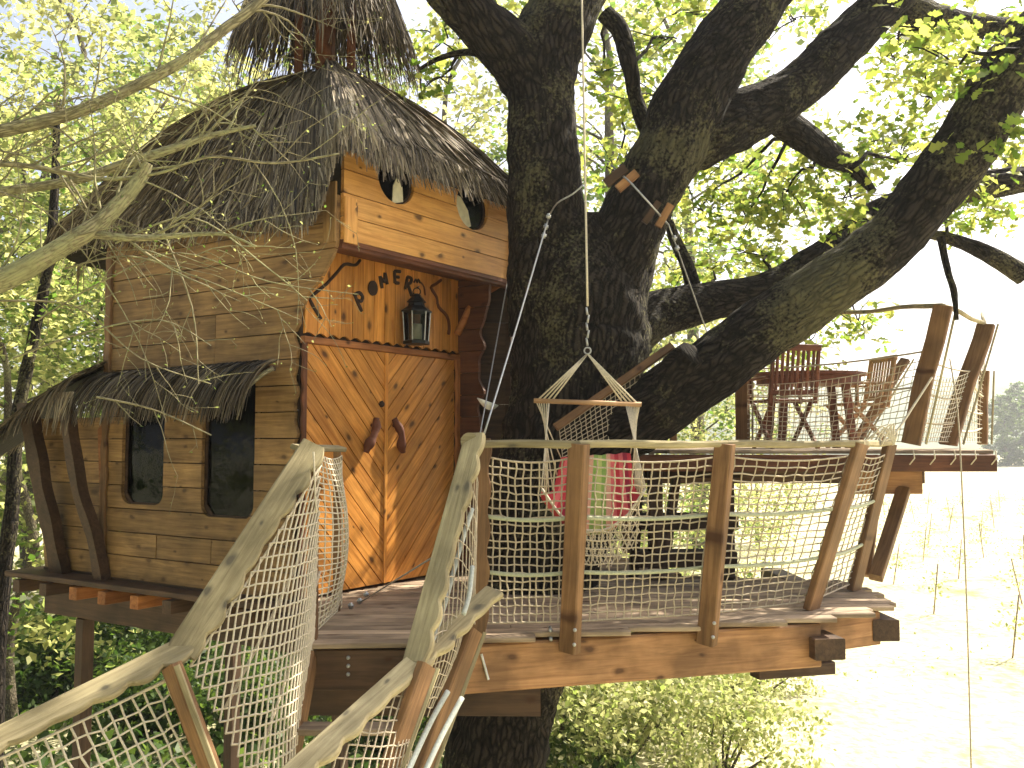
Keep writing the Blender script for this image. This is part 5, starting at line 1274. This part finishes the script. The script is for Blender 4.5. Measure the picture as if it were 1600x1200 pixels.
# ------------------------------------------------------------------ woodland trees
def crown_pts(h0, h1, rad, nclump, per, seed):
    r_ = np.random.default_rng(seed); out = []; tones = []
    for _ in range(nclump):
        z_ = r_.uniform(h0, h1); f = (z_ - h0) / (h1 - h0); rr_ = rad * (0.45 + 0.75 * math.sin(math.pi * min(1, 0.12 + f * 0.85))) * math.sqrt(r_.random())
        a = r_.uniform(0, 2 * math.pi); c = np.array([rr_ * math.cos(a), rr_ * math.sin(a), z_])
        cr = r_.uniform(0.3, 0.75); m_ = int(per * r_.uniform(0.4, 1.6)); out.append(c + r_.normal(size=(m_, 3)) * cr * np.array([0.6, 0.6, 0.34])); tones.append(np.full(m_, r_.random()))
    return np.concatenate(out), np.concatenate(tones)
kinds = []
def make_tree_meshes(k, H, h0, rad, nclump, per, lsize, tr, mat):
    t = TB(); random.seed(100 + k)
    pts = [(V(random.gauss(0, 0.12) * i_, random.gauss(0, 0.12) * i_, H * 0.92 * i_ / 6), tr * (1 - 0.14 * i_)) for i_ in range(7)]
    t.tube(spline(pts, 4), 9, 0.1, freq=2)
    for _ in range(16):
        f = random.uniform(0.3, 0.95); p = lerp(pts[int(f * 6)][0], pts[min(6, int(f * 6) + 1)][0], f * 6 - int(f * 6)); a = random.uniform(0, 6.28)
        q = p + V(math.cos(a), math.sin(a), random.uniform(0.3, 0.9)) * rad * random.uniform(0.5, 0.95); m_ = lerp(p, q, 0.5) + V(random.gauss(0, .15), random.gauss(0, .15), 0.15)
        t.tube(spline([(p, tr * 0.35 * (1.1 - f)), (m_, tr * 0.22 * (1.1 - f)), (q, 0.008)], 3), 5)
    trunk_o = t.build('trunk', M_bark2); tm = trunk_o.data; bpy.data.objects.remove(trunk_o)
    cp, tn = crown_pts(h0, H, rad, nclump, per, 50 + k)
    lo = leaves('crown', cp, rng.uniform(lsize * 0.5, lsize * 1.35, len(cp)), mat, None, tone=tn); lm = lo.data; bpy.data.objects.remove(lo)
    WM.clear() if False else None
    return tm, lm
kinds = [make_tree_meshes(0, 13, 2.5, 3.2, 120, 60, 0.17, 0.16, M_leafy), make_tree_meshes(1, 11, 1.2, 2.8, 110, 60, 0.15, 0.12, M_leafy), make_tree_meshes(2, 15, 4.0, 3.6, 120, 60, 0.18, 0.2, M_leafy), make_tree_meshes(3, 8, 0.6, 2.4, 110, 60, 0.14, 0.09, M_leafy), make_tree_meshes(4, 13, 0.4, 4.2, 170, 60, 0.5, 0.3, M_leafd)]
spots = [  # pixel column, distance, kind, scale
    (40, 12.5, 1, 0.8, 'slim dark-stemmed tree rising just beyond the lean-to roof'), (-90, 14, 0, 0.9, 'broad leafy tree at the frame edge beyond the lean-to'), (150, 16, 3, 1.0, 'low leafy tree behind the side wall corner of the house'),
    (290, 15, 0, 0.85, 'yellow-green tree directly behind the thatched roof slope'), (10, 20, 2, 0.9, 'tall tree deep in the wood beyond the lean-to'), (190, 23, 2, 0.95, 'tall tree deep in the wood left of the cupola'),
    (380, 19, 1, 1.0, 'bushy tree behind the cupola thatch'), (-160, 19, 2, 0.9, 'tall tree at the outer edge of the wood'), (460, 27, 0, 1.0, 'far woodland tree hidden mostly by the thatched roof'),
    (90, 29, 0, 1.0, 'far woodland tree between two nearer stems'), (280, 32, 2, 1.0, 'farthest tall tree behind the bare sapling'), (640, 30, 1, 1.0, 'pale tree seen between cupola and oak'),
    (720, 24, 3, 1.0, 'small bright tree seen between wing wall and oak trunk'), (960, 22, 3, 1.1, 'leafy tree behind the hanging chair and trunk'), (1010, 30, 1, 1.1, 'pale tree filling the gap between the oak stems'), (1120, 25, 3, 0.8, 'small tree behind the wooden steps'),
    (1180, 36, 3, 1.0, 'far small tree beyond the oval table'), (560, 21, 3, 0.9, 'low tree hidden behind the house front'),
    (965, 27, 2, 1.5, 'very tall pale tree showing between the two upright oak stems'), (1085, 33, 2, 1.6, 'very tall faint tree behind the middle oak stem'), (690, 34, 2, 1.5, 'very tall faint tree between cupola and oak'), (400, 26, 2, 1.3, 'very tall tree rising above the thatched ridge'), (60, 25, 2, 1.35, 'very tall tree rising above the lean-to'),
    (1572, 150, 4, 0.9, 'hazy round tree at the far edge of the field, nearest the upper deck'), (1606, 158, 4, 1.1, 'hazy distant tree at the frame edge beyond the field'), (1648, 152, 4, 1.0, 'hazy distant tree past the frame edge')]
behind = [(-6.5, 1, 0, 0.9), (-7.5, -4, 2, 0.9), (-3.5, -5.5, 0, 0.85), (0.5, -7, 2, 0.9), (4, -6.5, 1, 1.0), (-9, 5, 1, 0.9), (-1.5, -10, 0, 1.0), (7, -9, 2, 0.9), (3, -11, 0, 1.0), (-6, -9, 1, 1.0), (-11, 9, 0, 0.9)]  # unseen trees, added to shade the scene and show in reflections
spots += [(None, (x, y), k, s_, 'unseen woodland tree added behind the photographer for shade and reflections') for x, y, k, s_ in behind]
random.seed(11)
for px, Y, k, s_, lab in spots:
    t = tag(bpy.data.objects.new('woodland_tree', None), lab, 'tree', 'unseen trees added behind the photographer for shade' if px is None else 'distant trees across the field' if k == 4 else 'woodland trees behind the house'); COL.objects.link(t)
    loc = V((px - 800) / F * Y, Y, 0) if px is not None else V(*Y, 0); rot = random.uniform(0, 6.28)
    M_ = Matrix.Translation(loc) @ Matrix.Rotation(rot, 4, 'Z') @ Matrix.Scale(s_, 4); t.matrix_basis = M_; WM[t] = M_
    for nm, me in zip(('trunk', 'crown'), kinds[k]): o = link(nm, me, None, t, M_)
# slim dark stem seen past the lean-to
stem = empty('slim_tree', (*P(5, 960, 9.6).xy, 0), 'slim dark tree trunk at the frame edge beside the platform', 'tree')
TB().tube(spline([(V(P(-8, 1100, 9.6).x, 9.6, -0.1), 0.10), (P(0, 960, 9.6), 0.085), (P(18, 800, 9.6), 0.075), (P(28, 650, 9.6), 0.07), (P(52, 530, 9.6), 0.06), (P(80, 380, 9.6), 0.05), (P(90, 150, 9.6), 0.035)], 5), 10, 0.15, freq=3).build('trunk', M_oak, stem)
q = np.concatenate([cluster_pts(P(x, y, 9.6), (0.6, 0.5, 0.5), 160) for x, y in ((60, 420), (20, 520), (110, 470), (40, 300), (120, 200))])
leaves('crown', q, rng.uniform(0.05, 0.10, len(q)), M_leafy, stem)

# ------------------------------------------------------------------ shrubs
def shrub_mesh(k, R_, H, n, ls, mat):
    r_ = np.random.default_rng(900 + k); cs = r_.normal(size=(26, 3)) * np.array([R_ * 0.45, R_ * 0.45, H * 0.22]) + np.array([0, 0, H * 0.5]); cs[:, 2] = np.abs(cs[:, 2])
    pts = np.repeat(cs, n // 26, axis=0) + r_.normal(size=(n // 26 * 26, 3)) * np.array([0.28, 0.28, 0.22]) * R_ * 0.55; pts[:, 2] = np.abs(pts[:, 2])
    lo = leaves('foliage', pts, rng.uniform(ls * 0.6, ls * 1.3, len(pts)), mat, None, flat=0.9, hang=-0.1); m_ = lo.data; bpy.data.objects.remove(lo)
    t = TB(); random.seed(k)
    for _ in range(9):
        c = cs[random.randrange(26)]; t.tube(spline([(V(0, 0, -0.05), 0.03), (V(*(c * 0.55)) + V(random.gauss(0, .08), random.gauss(0, .08), 0), 0.02), (V(*c), 0.006)], 4), 5)
    so = t.build('stems', M_bark2); s_ = so.data; bpy.data.objects.remove(so); return s_, m_
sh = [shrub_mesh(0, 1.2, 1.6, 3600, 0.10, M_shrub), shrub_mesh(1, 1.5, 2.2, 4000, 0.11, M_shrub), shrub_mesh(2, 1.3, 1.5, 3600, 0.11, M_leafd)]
random.seed(21)
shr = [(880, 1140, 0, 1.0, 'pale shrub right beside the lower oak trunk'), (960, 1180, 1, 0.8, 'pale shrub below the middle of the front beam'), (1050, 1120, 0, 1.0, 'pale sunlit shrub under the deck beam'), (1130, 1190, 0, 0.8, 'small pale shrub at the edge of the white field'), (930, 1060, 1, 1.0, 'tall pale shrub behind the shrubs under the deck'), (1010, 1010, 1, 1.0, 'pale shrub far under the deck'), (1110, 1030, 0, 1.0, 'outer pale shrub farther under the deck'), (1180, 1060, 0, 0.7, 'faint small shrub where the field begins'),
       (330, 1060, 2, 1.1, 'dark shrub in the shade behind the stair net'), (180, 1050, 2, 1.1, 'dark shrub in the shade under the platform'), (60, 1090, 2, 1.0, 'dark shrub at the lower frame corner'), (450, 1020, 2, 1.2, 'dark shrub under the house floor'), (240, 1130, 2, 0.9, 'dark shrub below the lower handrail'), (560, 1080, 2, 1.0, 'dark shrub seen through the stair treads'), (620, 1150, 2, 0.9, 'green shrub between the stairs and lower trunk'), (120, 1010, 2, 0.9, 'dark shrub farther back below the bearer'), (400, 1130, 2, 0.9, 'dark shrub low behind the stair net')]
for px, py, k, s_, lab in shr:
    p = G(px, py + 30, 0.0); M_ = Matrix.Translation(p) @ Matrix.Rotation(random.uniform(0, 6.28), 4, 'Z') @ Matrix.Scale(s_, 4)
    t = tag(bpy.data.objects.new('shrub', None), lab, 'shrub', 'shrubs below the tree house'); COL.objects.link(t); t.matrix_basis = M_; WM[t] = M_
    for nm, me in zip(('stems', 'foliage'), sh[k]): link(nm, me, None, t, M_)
# undergrowth and grass
def scatter(name, n, xr, yr, ls, mat, lab, zmax=0.25):
    pts = np.stack([rng.uniform(*xr, n), rng.uniform(*yr, n), rng.uniform(0, zmax, n) ** 1.3], axis=1)
    o = leaves(name, pts, rng.uniform(ls * 0.5, ls * 1.4, n), mat, None, flat=1.0, hang=-0.5); tag(o, lab, name.replace('_', ' '), kind='stuff'); return o
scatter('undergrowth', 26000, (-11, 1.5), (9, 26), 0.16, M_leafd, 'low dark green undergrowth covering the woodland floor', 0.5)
scatter('grass', 5000, (3.0, 22), (15, 45), 0.07, M_shrub, 'pale bleached grass on the open field', 0.15)

# ------------------------------------------------------------------ vineyard on the field
random.seed(5)
vm = None
st_m = TB().tube([(V(0, 0, -0.05), 0.018), (V(0.02, 0, 1.25), 0.016)], 6)
so = st_m.build('stake', M_deck); stake_me = so.data; bpy.data.objects.remove(so)
vp = rng.normal(size=(90, 3)) * np.array([0.22, 0.22, 0.18]) + np.array([0, 0, 0.75]); vo_ = leaves('vine_leaves', vp, rng.uniform(0.06, 0.12, 90), M_shrub, None); vine_me = vo_.data; bpy.data.objects.remove(vo_)
for row in range(9):
    for k in range(8):
        x_, y_ = 9.5 + row * 2.6 + k * 0.5 + random.gauss(0, 0.15), 17 + k * 4.2 + row * 1.1
        px = 800 + F * x_ / y_
        if not (1330 < px < 1640): continue
        t = tag(bpy.data.objects.new('vine_stake', None), 'young vine tied to a thin stake in the bright field', 'vine', 'vine stakes in the bright field'); COL.objects.link(t)
        M_ = Matrix.Translation((x_, y_, 0)) @ Matrix.Rotation(random.uniform(-0.2, 0.2), 4, 'Y') @ Matrix.Rotation(random.random() * 6, 4, 'Z'); t.matrix_basis = M_; WM[t] = M_
        link('stake', stake_me, None, t, M_); link('vine_leaves', vine_me, None, t, M_)

# ------------------------------------------------------------------ air
hz = [(x, y, z) for z in (-4, 75) for x, y in ((-1000, -1000), (1000, -1000), (1000, 1000), (-1000, 1000))]
haze = link('haze', mesh('haze', hz, [(3, 2, 1, 0), (4, 5, 6, 7), (0, 1, 5, 4), (1, 2, 6, 5), (2, 3, 7, 6), (3, 0, 4, 7)]), None)
mh = bpy.data.materials.new('haze_air'); mh.use_nodes = True; nt = mh.node_tree
nt.nodes.remove(nt.nodes['Principled BSDF'])
pv = nt.nodes.new('ShaderNodeVolumePrincipled'); pv.inputs['Density'].default_value = 0.0010; pv.inputs['Color'].default_value = (0.93, 0.97, 1.0, 1); pv.inputs['Anisotropy'].default_value = 0.3
nt.links.new(pv.outputs[0], nt.nodes['Material Output'].inputs['Volume'])
haze.data.materials.append(mh)
tag(haze, 'pale bright haze over the far field and hill', 'haze', kind='stuff')
